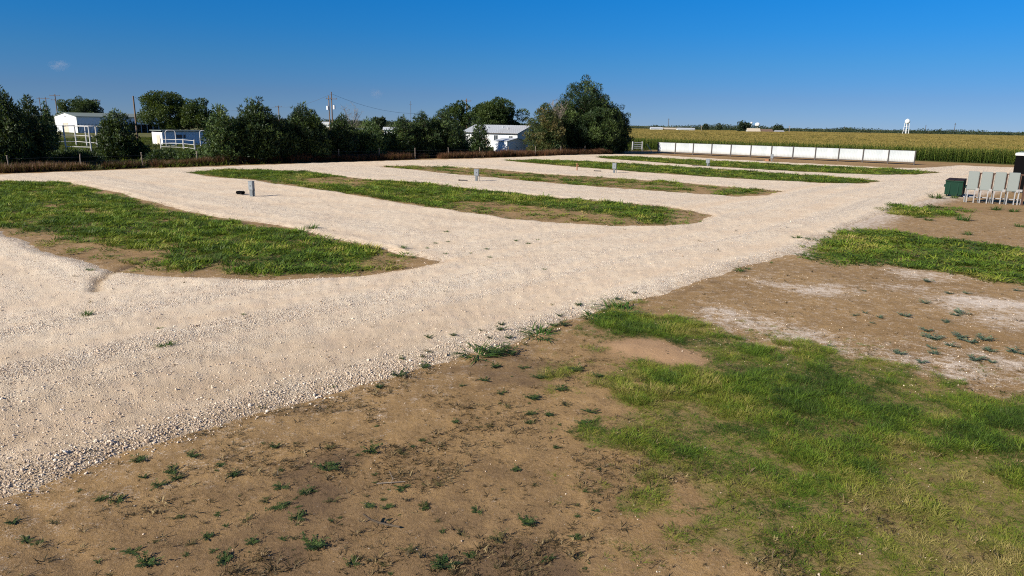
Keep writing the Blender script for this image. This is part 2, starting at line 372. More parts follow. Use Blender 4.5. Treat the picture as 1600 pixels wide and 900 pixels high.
def mat_leaf(name, stops, src='INSTANCER', trans=.35, hgt=True, dark=(.5,.5,.5), rough=.55):
    """leaf or blade colour: by the plant's own tone, paler towards the tips"""
    m, t, out = new_mat(name); k = NT(t)
    tone = k.attr("tone", src).outputs['Fac']
    c = k.ramp(tone, stops)
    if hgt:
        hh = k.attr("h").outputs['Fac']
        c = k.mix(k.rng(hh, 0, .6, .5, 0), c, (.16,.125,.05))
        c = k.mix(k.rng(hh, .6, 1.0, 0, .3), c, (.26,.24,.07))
    d = k.n("ShaderNodeBsdfPrincipled"); k.l(c, d.inputs['Base Color']); d.inputs['Roughness'].default_value = rough
    d.inputs['Specular IOR Level'].default_value = .25
    tr = k.n("ShaderNodeBsdfTranslucent"); k.l(k.mix(.5, c, (.22,.30,.03)), tr.inputs[0])
    mx = k.n("ShaderNodeMixShader"); mx.inputs[0].default_value = trans
    k.l(d.outputs[0], mx.inputs[1]); k.l(tr.outputs[0], mx.inputs[2]); k.l(mx.outputs[0], out.inputs[0])
    return m

def mat_simple(name, col, rough=.6, metal=0.0, var=.12, scale=6, spec=.4, grime=None, bump=0):
    m, t, out = new_mat(name); k = NT(t); p = k.obj()
    n = k.noise(p, scale, 4, .6)
    d = tuple(max(0, c*(1-var)) for c in col); b = tuple(min(1, c*(1+var*.6)) for c in col)
    c = k.mix(n, d, b)
    if grime: c = k.mix(k.rng(k.noise(p, scale*.4, 5, .7), .52, .72, 0, .6), c, grime)
    nm = k.bump(n, .3, bump) if bump else None
    k.bsdf(out, c, rough, nm, metal, spec); return m

M = {}
M['gravel'] = mat_gravel(); M['ground'] = mat_ground()
M['grass'] = mat_leaf("grass_blade", [(0, (.042,.095,.010)), (.3, (.115,.215,.014)), (.6, (.23,.26,.028)), (1, (.44,.345,.13))])
M['dry'] = mat_leaf("dry_stalk", [(0, (.04,.016,.009)), (.5, (.095,.040,.020)), (1, (.19,.105,.05))], trans=.15, hgt=False)
M['litter'] = mat_leaf("dry_litter", [(0, (.045,.035,.015)), (.5, (.12,.08,.035)), (1, (.30,.23,.11))], trans=.1, hgt=False)
M['weed'] = mat_leaf("weed_leaf", [(0, (.018,.034,.012)), (.5, (.040,.072,.020)), (1, (.09,.12,.032))], src='GEOMETRY', trans=.2, hgt=False)
M['weed_pale'] = mat_leaf("pale_weed_leaf", [(0, (.05,.085,.06)), (.5, (.09,.14,.09)), (1, (.15,.20,.12))], src='GEOMETRY', trans=.2, hgt=False)
M['pine'] = mat_leaf("pine_needles", [(0, (.009,.022,.008)), (.5, (.019,.040,.012)), (1, (.060,.092,.022))], src='GEOMETRY', trans=.12, hgt=False)  # lightest stop raised to a sunlit tone
M['pine_lt'] = mat_leaf("young_pine_needles", [(0, (.022,.045,.014)), (.5, (.045,.082,.022)), (1, (.085,.125,.035))], src='GEOMETRY', trans=.15, hgt=False)
M['broad'] = mat_leaf("broad_leaf", [(0, (.015,.030,.009)), (.5, (.034,.060,.015)), (1, (.075,.105,.026))], src='GEOMETRY', trans=.2, hgt=False)
M['rusty'] = mat_leaf("browning_needles", [(0, (.022,.045,.014)), (.5, (.06,.075,.02)), (1, (.105,.085,.03))], src='GEOMETRY', trans=.12, hgt=False)
M['far'] = mat_leaf("far_leaf", [(0, (.012,.022,.012)), (.5, (.020,.034,.016)), (1, (.036,.05,.022))], src='GEOMETRY', trans=.1, hgt=False)
M['corn'] = mat_leaf("corn_leaf", [(0, (.014,.036,.006)), (.3, (.055,.095,.013)), (.55, (.14,.165,.03)), (.75, (.22,.19,.045)), (1, (.30,.215,.065))], src='GEOMETRY', trans=.3, hgt=False)
M['bark'] = mat_simple("bark", (.10,.075,.05), .9, var=.4, scale=12, bump=.03)
M['twig'] = mat_simple("bare_twigs", (.20,.17,.135), .9, var=.3)
M['pole'] = mat_simple("weathered_pole", (.17,.115,.075), .9, var=.3, scale=4)
M['postw'] = mat_simple("grey_post", (.24,.20,.16), .9, var=.3, scale=8)
M['wire'] = mat_simple("wire", (.08,.08,.085), .6)
M['white'] = mat_simple("white_sheet", (.37,.40,.405), .5, var=.06, scale=.7, grime=(.36,.35,.32))
M['whitew'] = mat_simple("white_wall", (.60,.62,.61), .6, var=.06, scale=.5)
M['pipe'] = mat_simple("white_pipe", (.48,.48,.47), .6, var=.2, scale=3, grime=(.35,.28,.22))
M['steel'] = mat_simple("dark_steel", (.055,.05,.05), .7, var=.3, grime=(.08,.05,.035))
M['roofw'] = mat_simple("white_roof", (.40,.425,.45), .5, var=.08, scale=.4, grime=(.32,.31,.3))
M['roofg'] = mat_simple("grey_green_roof", (.17,.20,.175), .5, var=.15, scale=.3)
M['dark'] = mat_simple("dark_gap", (.02,.02,.022), .8)
M['glass'] = mat_simple("window_glass", (.05,.06,.07), .1, spec=.8)
M['trim'] = mat_simple("grey_trim", (.30,.31,.32), .6)
M['shed'] = mat_simple("pale_shed", (.72,.75,.78), .6, var=.08, scale=1)
M['door'] = mat_simple("tan_door", (.50,.44,.35), .6)
M['brown'] = mat_simple("brown_roof", (.13,.085,.06), .8)
M['tan'] = mat_simple("tan_wall", (.42,.36,.28), .8)
M['galv'] = mat_simple("galvanised", (.20,.225,.245), .5, metal=.1, var=.12, scale=9, grime=(.16,.16,.15))
M['galvd'] = mat_simple("darker_galvanised", (.13,.15,.165), .5, metal=.1, var=.15, scale=9)
M['cab'] = mat_simple("grey_enamel", (.185,.21,.20), .6, var=.07, scale=1.6, grime=(.155,.175,.165))
M['leg'] = mat_simple("grey_leg", (.27,.27,.27), .55, var=.15, scale=5)
M['rust'] = mat_simple("rusty_steel", (.065,.033,.022), .85, var=.35, scale=10)
M['green'] = mat_simple("green_paint", (.005,.030,.018), .6, var=.15, scale=3, grime=(.012,.028,.018), spec=.15)
M['lid'] = mat_simple("dark_lid", (.022,.013,.010), .7, var=.2, spec=.15)
M['black'] = mat_simple("black_panel", (.003,.003,.0035), .8, spec=.04)
M['rubber'] = mat_simple("rubber", (.02,.02,.02), .8)
M['copper'] = mat_simple("brown_pipe", (.26,.12,.06), .7)
M['stone'] = None
def mat_sheet():
    m, t, out = new_mat("white_sheet"); k = NT(t); p = k.obj()
    rn = k.n("ShaderNodeObjectInfo").outputs['Random']
    c = k.mix(rn, (.335,.365,.375), (.40,.425,.425))
    c = k.mix(k.rng(k.noise(p, 1.6, 4, .65), .5, .75, 0, .5), c, (.31,.32,.31))
    z = k.n("ShaderNodeSeparateXYZ"); k.l(p, z.inputs[0])
    c = k.mix(k.math('MULTIPLY', k.rng(z.outputs[2], .85, .4), k.rng(k.noise(p, 5, 3), .35, .7, .1, .7)), c, (.27,.22,.17))
    k.bsdf(out, c, .5, spec=.3); return m
M['white'] = mat_sheet()
def mat_stone():
    m, t, out = new_mat("limestone_piece"); k = NT(t)
    tone = k.attr("tone", 'INSTANCER').outputs['Fac']
    c = k.ramp(tone, [(0, (.24,.17,.11)), (.3, (.46,.36,.265)), (.75, (.64,.53,.41)), (1, (.76,.67,.55))])
    k.bsdf(out, c, .95, spec=.15); return m
M['stone'] = mat_stone()

# ------------------------------------------------------------------ ground and gravel sheets
def polar(ths, rs):
    T, Rr = np.meshgrid(ths, rs)
    return (Rr*np.sin(T)), (Rr*np.cos(T))
def grid_faces(nr, nt, keep=None, wrap=False):
    i = np.arange(nr-1)[:, None]; j = np.arange(nt if wrap else nt-1)[None, :]; j2 = (j+1) % nt
    f = np.stack([i*nt+j, i*nt+j2, (i+1)*nt+j2, (i+1)*nt+j], -1).reshape(-1, 4)
    f = f[:, ::-1]
    if keep is not None: f = f[keep.ravel()[f].any(1)]
    return f
FINE_T = np.radians(np.arange(-45, 45.01, .17))
FINE_R = 5.2*1.0125**np.arange(0, 292)           # 5.2 m .. ~ 193 m
ths = np.concatenate([FINE_T, np.radians(np.arange(49, 315-3, 4))])
rs = np.concatenate([[.02, 1.2, 2.6, 4.0], FINE_R, FINE_R[-1]*1.13**np.arange(1, 34)])
X, Y = polar(ths, rs)
Z = ground_z(X, Y); rad = np.hypot(X, Y)
Z = np.where(rad > 200, 0, Z)
v_, w_ = ER(X, Y)
GD = grass_d(X, Y)
thatch = np.max(np.stack(GD), 0)
wob = (fbm(X*.15, Y*.15, 61, 3)-.5)*8
field = np.maximum(sstep(-78.5, -81, v_ + wob*.15), sstep(139, 143, w_ + wob*.2))
field = np.maximum(field, sstep(150, 190, rad))
def pale_at(x, y):
    o = np.zeros(np.shape(x))
    for q in PALE: o = np.maximum(o, .46*sstep(-2.8, 1.8, sdf(x, y, q) + (fbm(x*.8, y*.8, 63, 3)-.5)*3.2))
    return o*(.55 + .9*(fbm(x*.5, y*2.0, 64, 3)))
pale = pale_at(X, Y)
pale = np.maximum(pale, .16*sstep(2, 7, X)*sstep(14, 20, Y)*sstep(60, 40, Y))
gs = gravel_s(X, Y)
inR = (v_ > -11.5) & (w_ > 30)
pale = np.maximum(pale, .5*sstep(-3.5, 0, gs)*np.where(inR, 1, .3))
near_soil = np.exp(-((gs+.35)/.35)**2)
damp_vignette = .56*sstep(15, 7.5, rad)*sstep(5, -1, X)*sstep(-.3, -1.2, gs) + .6*near_soil*fbm(X*.7, Y*.7, 67, 2) + .65*sstep(.6, .78, fbm(X*.35, Y*.35, 69, 3))*sstep(25, 12, rad)  # first term paints lens falloff into the near left soil colour
damp_vignette = np.maximum(damp_vignette, 1.0*np.exp(-(rut_d(X, Y, RUT)/.17)**2))
RUT2 = [(-6.74, 8.67), (-6.03, 8.07), (-5.4, 7.53), (-4.81, 7.06)]
damp_vignette = np.maximum(damp_vignette, .5*np.exp(-(rut_d(X, Y, RUT2)/.16)**2))
Z = Z - .05*np.exp(-(rut_d(X, Y, RUT)/.16)**2) - .02*np.exp(-(rut_d(X, Y, RUT2)/.18)**2)
damp_vignette = np.clip(damp_vignette, 0, 1)*(1-sstep(-.4, .4, sdf(X, Y, MOUND)))
cover = np.stack([thatch*(1-field), field, pale*(1-field), damp_vignette], -1)
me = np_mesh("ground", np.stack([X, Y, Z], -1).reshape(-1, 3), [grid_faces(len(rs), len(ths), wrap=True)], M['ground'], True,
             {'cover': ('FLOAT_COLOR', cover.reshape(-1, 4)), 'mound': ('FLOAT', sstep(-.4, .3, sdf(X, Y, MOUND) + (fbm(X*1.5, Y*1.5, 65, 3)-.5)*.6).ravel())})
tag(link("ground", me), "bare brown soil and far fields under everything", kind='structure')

X, Y = polar(FINE_T, FINE_R)
gs = gravel_s(X, Y); s = gs + edge_wobble(X, Y)*(.35 + .65*sstep(12, 40, np.hypot(X, Y)))*.55
wear, main = drive_wear(X, Y)
Zg = gravel_z(X, Y, s) - .06*np.exp(-(rut_d(X, Y, RUT)/.16)**2)
keep = s > -.6
F4 = grid_faces(len(FINE_R), len(FINE_T), keep)
used = np.unique(F4); remap = np.full(X.size, -1); remap[used] = np.arange(len(used))
wearc = np.clip(wear, 0, 1)
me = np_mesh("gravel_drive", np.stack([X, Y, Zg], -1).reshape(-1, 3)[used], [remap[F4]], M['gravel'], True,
             {'wear': ('FLOAT', wearc.ravel()[used]), 'browned': ('FLOAT', np.maximum(.9*sstep(24, 10, np.hypot(X, Y))*sstep(8, -4, X), 1.3*np.exp(-(rut_d(X, Y, RUT)/.2)**2)).ravel()[used]), 'edge': ('FLOAT', np.clip(s, 0, 1).ravel()[used])})  # near left zone is painted lens darkening; the rut adds turned-up soil
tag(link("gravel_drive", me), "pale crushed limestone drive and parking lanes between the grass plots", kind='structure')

def surf_z(x, y):
    x = np.asarray(x, float); y = np.asarray(y, float)
    g = ground_z(x, y); gs_ = gravel_s(x, y)
    s_ = gs_ + edge_wobble(x, y)*(.35 + .65*sstep(12, 40, np.hypot(x, y)))*.55
    return np.where(s_ > -.6, np.maximum(g, gravel_z(x, y, s_)), g)

# ------------------------------------------------------------------ scatter with geometry nodes
def source(name, V, Fs, mat, attrs=None, smooth=False):
    return bpy.data.objects.new(name, np_mesh(name, V, Fs, mat, smooth, attrs))      # only ever instanced, never linked
_gn = {}
def scatter_tree(sources):
    key = tuple(o.name for o in sources)
    if key in _gn: return _gn[key]
    t = bpy.data.node_groups.new("scatter_on_points", 'GeometryNodeTree')
    t.interface.new_socket("Geometry", in_out='INPUT', socket_type='NodeSocketGeometry')
    t.interface.new_socket("Geometry", in_out='OUTPUT', socket_type='NodeSocketGeometry')
    gi = t.nodes.new("NodeGroupInput"); go = t.nodes.new("NodeGroupOutput")
    iop = t.nodes.new("GeometryNodeInstanceOnPoints")
    jn = t.nodes.new("GeometryNodeJoinGeometry")
    for o in reversed(sources):
        oi = t.nodes.new("GeometryNodeObjectInfo"); oi.inputs['Object'].default_value = o; oi.inputs['As Instance'].default_value = True
        t.links.new(oi.outputs['Geometry'], jn.inputs[0])
    def at(nm, ty):
        a = t.nodes.new("GeometryNodeInputNamedAttribute"); a.data_type = ty; a.inputs['Name'].default_value = nm; return a.outputs[0]
    t.links.new(gi.outputs[0], iop.inputs['Points']); t.links.new(jn.outputs[0], iop.inputs['Instance'])
    iop.inputs['Pick Instance'].default_value = True
    t.links.new(at("variant", 'INT'), iop.inputs['Instance Index'])
    er = t.nodes.new("FunctionNodeEulerToRotation"); t.links.new(at("turn", 'FLOAT_VECTOR'), er.inputs[0])
    t.links.new(er.outputs[0], iop.inputs['Rotation']); t.links.new(at("size", 'FLOAT_VECTOR'), iop.inputs['Scale'])
    t.links.new(iop.outputs[0], go.inputs[0])
    _gn[key] = t; return t
def scatter(name, pts, size, tone, sources, label, cat=None, tilt=.15, variant=None, parent=None):
    n = len(pts)
    if size.ndim == 1: size = np.repeat(size[:, None], 3, 1)
    turn = np.stack([rng.normal(0, tilt, n), rng.normal(0, tilt, n), rng.uniform(0, 2*PI, n)], -1)
    var = rng.integers(0, len(sources), n) if variant is None else variant
    me = np_mesh(name, pts, [], None, attrs={'size': ('FLOAT_VECTOR', size), 'turn': ('FLOAT_VECTOR', turn), 'tone': ('FLOAT', tone), 'variant': ('INT', var)})
    o = link(name, me, parent); md = o.modifiers.new("scatter", 'NODES'); md.node_group = scatter_tree(sources)
    tag(o, label, cat, kind='stuff'); return o

def blades(n, spread, hmin, hmax, width, lean, seed, segs=2, droop=.35):
    r = np.random.default_rng(seed); V = []; Q = []; T = []; Hh = []
    for i in range(n):
        a = r.uniform(0, 2*PI); rr = spread*math.sqrt(r.uniform()); bx, by = rr*math.cos(a), rr*math.sin(a)
        az = a + r.normal(0, .8); le = abs(r.normal(lean, .25)); h = r.uniform(hmin, hmax)
        dx, dy = math.cos(az), math.sin(az); sx, sy = -dy, dx; w = width*r.uniform(.7, 1.3)
        b = len(V)
        for kk in range(segs):
            t = kk/segs; ang = le + droop*t*2
            x = bx + dx*h*t*math.sin(ang); y = by + dy*h*t*math.sin(ang); z = h*t*math.cos(ang*.9)
            ww = w*(1-.35*t)
            V += [(x-sx*ww/2, y-sy*ww/2, z), (x+sx*ww/2, y+sy*ww/2, z)]; Hh += [t, t]
        ang = le + droop*2
        V.append((bx+dx*h*math.sin(ang), by+dy*h*math.sin(ang), max(h*math.cos(ang*.9), .02*h))); Hh.append(1.0)
        for kk in range(segs-1): Q.append((b+2*kk, b+2*kk+1, b+2*kk+3, b+2*kk+2))
        T.append((b+2*segs-2, b+2*segs-1, b+2*segs))
    return V, [Q, T], {'h': ('FLOAT', Hh)}
def tuft(name, mat, *a, **k):
    V, Fs, at = blades(*a, **k); return source(name, V, Fs, mat, at)
# a tuft is one unit tall
T_NEAR = [tuft("grass_tuft", M['grass'], 36, .45, .35, 1.0, .024, .55, 100+i) for i in range(4)] + \
         [tuft("low_grass_tuft", M['grass'], 38, .55, .25, .6, .024, 1.0, 120+i) for i in range(2)]
T_FAR = [tuft("broad_tuft", M['grass'], 22, .8, .45, 1.0, .11, .4, 140+i) for i in range(4)]

def sample(poly_list, dens, pad=1.0):
    """random points at dens(x,y)/m2 upper-bounded within the polygons' box"""
    A = np.concatenate([np.asarray(p) for p in poly_list]); lo = A.min(0)-pad; hi = A.max(0)+pad
    n = int((hi-lo).prod()*dens)
    return rng.uniform(lo[0], hi[0], n), rng.uniform(lo[1], hi[1], n)

def in_view(x, y, m=1.0):
    return (np.abs(np.degrees(np.arctan2(x, y))) < 42) & (y > 5)
PLOTS = [(ISLE1, 0, 26, "grassy plot nearest the camera on the left, lush green with bare soil on its near side"),
         (ISLE2, 1, 17, "second green grass plot, between the first and second grey utility pedestals"),
         (ISLE3, 2, 12, "third plot, thin grass along a mostly bare brown soil strip"),
         (ISLE4, 3, 9, "fourth narrow green grass strip running to the drive"),
         (ISLE5, 4, 8, "farthest narrow grass strip, just in front of the white metal fence"),
         (GRASS0, 5, 190, "large rough green and yellowing grass patch in the right foreground"),
         (GRASS1, 6, 26, "green grass patch on the right between bare soil and the meter cabinets"),
         (GRASS2, 7, 14, "small sparse grass patch below the green dumpster")]
for poly, gi_, dn, lab in PLOTS:
    x, y = sample([poly], dn)
    g = in_view(x, y); x, y = x[g], y[g]
    d = grass_d(x, y)[gi_]
    g = rng.uniform(0, 1, len(x)) < d**1.3; x, y, d = x[g], y[g], d[g]
    r = np.hypot(x, y); pts = np.stack([x, y, surf_z(x, y) - .01], -1)
    vig = .55*fbm(x*.6, y*.6, 71, 3) + .45*fbm(x*2.0, y*2.0, 72, 2)
    dry = fbm(x*.35, y*.35, 73, 3); dry2 = fbm(x*1.9, y*1.9, 75, 2)
    tone = .30 + (dry-.5)*.9 + (dry2-.5)*1.0 + rng.normal(0, .17, len(x))
    hgt = (.07 + .29*sstep(.36, .64, vig)) * (.5 + .5*d)
    thin = sstep(.55, .2, d); tone += .34*thin*(gi_ < 5); hgt *= 1 - .45*thin
    if gi_ == 5:
        tone += .26*sstep(14, 7.5, r) + .04 + .10*sstep(.45, .6, dry)
        hgt *= (.58 + .30*sstep(9, 14, r))
        sz = np.stack([.15 + hgt*.3, .15 + hgt*.3, hgt*.8], -1)
        scatter("grass_patch", pts, sz*rng.uniform(.7, 1.25, len(x))[:, None], np.clip(tone, 0, 1), T_NEAR, lab, "grass")
    else:
        hgt *= {0: .95, 1: .8, 2: .7, 3: .75, 4: .75, 6: .7, 7: .8}[gi_]*(.6 + .6*vig*1.3); tone -= .05 if gi_ == 0 else 0
        wd = {0: .30, 1: .40, 2: .42, 3: .5, 4: .5, 6: .36, 7: .4}[gi_]
        sz = np.stack([np.full(len(x), wd), np.full(len(x), wd), hgt], -1)
        scatter("grass_patch", pts, sz*rng.uniform(.7, 1.25, len(x))[:, None], np.clip(tone-.05, 0, 1), T_FAR, lab, "grass")

M['wild'] = mat_leaf("wild_grass_blade", [(0, (.012,.026,.006)), (.4, (.035,.055,.010)), (.7, (.085,.095,.02)), (1, (.16,.14,.045))])
T_WILD = [tuft("wild_tuft", M['wild'], 22, .8, .45, 1.0, .11, .4, 150+i) for i in range(3)]
# rough grass and dead stalks behind the wire fence
TREE_LINE = [(-47.86, 64.98), (-34.27, 82.76), (-15.03, 100.99), (3.95, 118.94), (18.8, 132.19)]
x, y = sample([[(-150, 60), (30, 260)]], 1.1, 0)
v, w = ER(x, y); g = in_view(x, y) & (v < -79) & (v > -190); x, y = x[g], y[g]
scatter("tall_grass", np.stack([x, y, np.zeros_like(x)], -1), np.stack([np.full(len(x), .9), np.full(len(x), .9), .35 + .7*fbm(x*.1, y*.1, 81, 2)], -1),
        np.clip(.25 + (fbm(x*.12, y*.12, 83, 3)-.5)*1.2 + rng.normal(0, .1, len(x)), 0, 1), T_WILD, "tall rough green grass behind the wire fence around the pens", "grass")
D_SRC = [tuft("dead_weed", M['dry'], 26, .55, .5, 1.0, .05, .25, 160+i, droop=.15) for i in range(4)]
P0 = []
for a, b in zip(TREE_LINE[:-1], TREE_LINE[1:]):
    L = math.dist(a, b); n = int(L*26); t = rng.uniform(0, 1, n)
    P0.append(np.stack([a[0]+(b[0]-a[0])*t, a[1]+(b[1]-a[1])*t], -1))
P0 = np.concatenate(P0); off = np.abs(rng.normal(0, 1.5, len(P0))) + .1
x = P0[:, 0] - E1[0]*off; y = P0[:, 1] - E1[1]*off
g = fbm(x*.25, y*.25, 85, 2) > .33; x, y = x[g], y[g]
v, w = ER(x, y)
hh = .6 + 1.1*fbm(w*.2, v*.4, 87, 2)
scatter("dry_weeds", np.stack([x, y, np.zeros_like(x)], -1), np.stack([np.full(len(x), .7), np.full(len(x), .7), hh], -1),
        np.clip(.4 + (fbm(x*.3, y*.3, 89, 2)-.5)*1.3 + rng.normal(0, .12, len(x)), 0, 1), D_SRC, "strip of dead red brown weeds along the foot of the wire fence", "weeds")

# loose stones
def rock(seed):
    import bmesh
    bm = bmesh.new(); bmesh.ops.create_icosphere(bm, subdivisions=1, radius=1.0); r = random.Random(seed)
    sx, sy, sz = r.uniform(.8, 1.2), r.uniform(.7, 1.0), r.uniform(.5, .8)
    for v in bm.verts: v.co *= r.uniform(.75, 1.15); v.co.x *= sx; v.co.y *= sy; v.co.z *= sz
    me_ = bpy.data.meshes.new("stone"); bm.to_mesh(me_); bm.free(); me_.materials.append(M['stone'])
    return bpy.data.objects.new("stone", me_)
ROCKS = [rock(i) for i in range(6)]
n = 700000
th = rng.uniform(R(-40), R(40), n); r = 7.0*np.exp(rng.uniform(0, 1, n)**.8*math.log(50/7.0)); x = r*np.sin(th); y = r*np.cos(th)
gs = gravel_s(x, y); s = gs + edge_wobble(x, y)*(.35 + .65*sstep(12, 40, r))*.55
wr, mn = drive_wear(x, y); lo = fbm(x*.9, y*.9, 91, 3)
pr = np.where(s > 0, (.42*sstep(.55, .25, wr)*sstep(.35, .6, lo) + .07 + .13*sstep(18, 9, r)) + .13*np.exp(-(s/.6)**2), 0.10*np.exp(-(s/.3)**2) + .0013)
pl = pale_at(x, y); pr = np.where((s < -.3) & (x > 3), np.maximum(pr, .16*pl + .012*sstep(0, 12, x)), pr); pr = np.where(r > 30, pr*.6, pr)
g = rng.uniform(0, 1, n) < pr; x, y, s, r = x[g], y[g], s[g], r[g]
size = np.clip(rng.lognormal(math.log(.0115), .42, len(x)), .006, .045)*(1 + .1*np.exp(-(s/.5)**2)*sstep(20, 8, r)) * np.where(r > 16, .9, 1.0)
size = np.where(s < -.4, size*.7, size)
big = (rng.uniform(0, 1, len(x)) < .012) & (s < .8) & (s > -.1); size = np.where(big, size*1.7, size)
scatter("loose_stones", np.stack([x, y, surf_z(x, y) + size*.25], -1), size, np.clip(rng.normal(.55, .26, len(x)), 0, 1), ROCKS,
        "loose limestone pieces scattered over the drive and piled along its near edge", "gravel", tilt=.6)
print("stones", len(x))

# dry crumbs, sprigs and straw on the bare soil
L_SRC = [tuft("straw", M['litter'], 7, .5, .5, 1.0, .09, 1.15, 180+i, droop=.15) for i in range(3)] + [tuft("dead_sprig", M['litter'], 11, .35, .5, 1.0, .09, .6, 190+i, droop=.3) for i in range(3)]
n = 90000
th = rng.uniform(R(-40), R(40), n); r = 6.6*np.exp(rng.uniform(0, 1, n)*math.log(46/6.6)); x = r*np.sin(th); y = r*np.cos(th)
gs = gravel_s(x, y); v, w = ER(x, y)
cl = fbm(x*.8, y*.8, 95, 3)
pr = np.where(gs < -.1, .06 + .6*sstep(.48, .66, cl)*sstep(22, 9, r) + .45*sstep(-.9, -.2, gs)*sstep(.4, .6, cl)*sstep(24, 10, r), .006*sstep(3, 0, np.abs(gs)) + .004)
pr = np.where((sdf(x, y, MOUND) > -.1), .01, pr)
g = rng.uniform(0, 1, n) < pr; x, y, r = x[g], y[g], r[g]
size = rng.uniform(.03, .06, len(x)) + .10*rng.uniform(0, 1, len(x))**4*(1 + .6*sstep(12, 40, r))
scatter("dry_litter", np.stack([x, y, surf_z(x, y)], -1), np.stack([size, size, size*.8], -1), np.clip(rng.normal(.30, .28, len(x)), 0, 1), L_SRC,
        "straw, dead sprigs and crumbs strewn over the bare soil", "litter", tilt=.3)
print("litter", len(x))

# ------------------------------------------------------------------ weeds, each one a thing
def weed_mesh(name, seed, mat, nst=9, nl=7, rise=.35, leaf=.2):
    r = np.random.default_rng(seed); V = []; Q = []; tone = []
    for i in range(nst):
        az = r.uniform(0, 2*PI); L = r.uniform(.45, 1.0); up = abs(r.normal(rise, .15)); tn = r.uniform(.1, .9)
        for j in range(nl):
            t = (j+.6)/nl; cx, cy, cz = math.cos(az)*L*t, math.sin(az)*L*t, up*L*math.sin(t*1.6)*.8 + .02
            for sgn in (-1, 1):
                a2 = az + sgn*r.uniform(.5, 1.3); l = leaf*r.uniform(.7, 1.3); wd = l*.5
                dx, dy, dz = math.cos(a2), math.sin(a2), r.uniform(-.1, .6)
                b = len(V)
                V += [(cx, cy, cz), (cx+dx*l*.5-dy*wd*.5, cy+dy*l*.5+dx*wd*.5, cz+dz*l*.5), (cx+dx*l, cy+dy*l, cz+dz*l*.8), (cx+dx*l*.5+dy*wd*.5, cy+dy*l*.5-dx*wd*.5, cz+dz*l*.5+.01)]
                Q.append((b, b+1, b+2, b+3)); tone += [np.clip(tn + r.normal(0, .15), 0, 1)]*4
    return np_mesh(name, V, [Q], mat, attrs={'tone': ('FLOAT', tone)})
WM = [weed_mesh("weed", 200+i, M['weed'], 14+3*(i % 3), 8, .36+.08*(i % 3)) for i in range(5)]
M['weed_o'] = mat_leaf("olive_weed_leaf", [(0, (.035,.035,.014)), (.5, (.075,.075,.026)), (1, (.15,.13,.05))], src='GEOMETRY', trans=.2, hgt=False)
WM += [weed_mesh("weed", 210+i, M['weed_o'], 10+3*i, 7, .4, .17) for i in range(3)]
WP = [weed_mesh("weed", 220+i, M['weed_pale'], 12+2*(i % 3), 7, .36) for i in range(3)]
def grassy(seed):
    V, Fs, at = blades(70, .5, .45, 1.0, .05, .55, seed)
    hv = np.array(at['h'][1]); return np_mesh("grass_clump", V, Fs, M['weed_g'], attrs={'tone': ('FLOAT', np.clip(.2 + hv*.5 + np.random.default_rng(seed).normal(0, .1, len(hv)), 0, 1))})
M['weed_g'] = mat_leaf("clump_blade", [(0, (.025,.07,.014)), (.5, (.06,.125,.02)), (1, (.16,.18,.045))], src='GEOMETRY', trans=.3, hgt=False)
WG = [grassy(240+i) for i in range(3)]
def put_weed(p, size, meshes, name, label, group, hs=1.0):
    o = link(name, meshes[random.randrange(len(meshes))], loc=(p[0], p[1], float(surf_z(p[0], p[1])) - .004), rot=(0, 0, random.uniform(0, 6.28)))
    o.scale = (size*random.uniform(.8, 1.35), size*random.uniform(.65, 1.0), size*hs); tag(o, label, "weed", group); return o
GS = "small weeds scattered over the bare soil"; LS = "small dark green weed growing low on the bare brown soil"
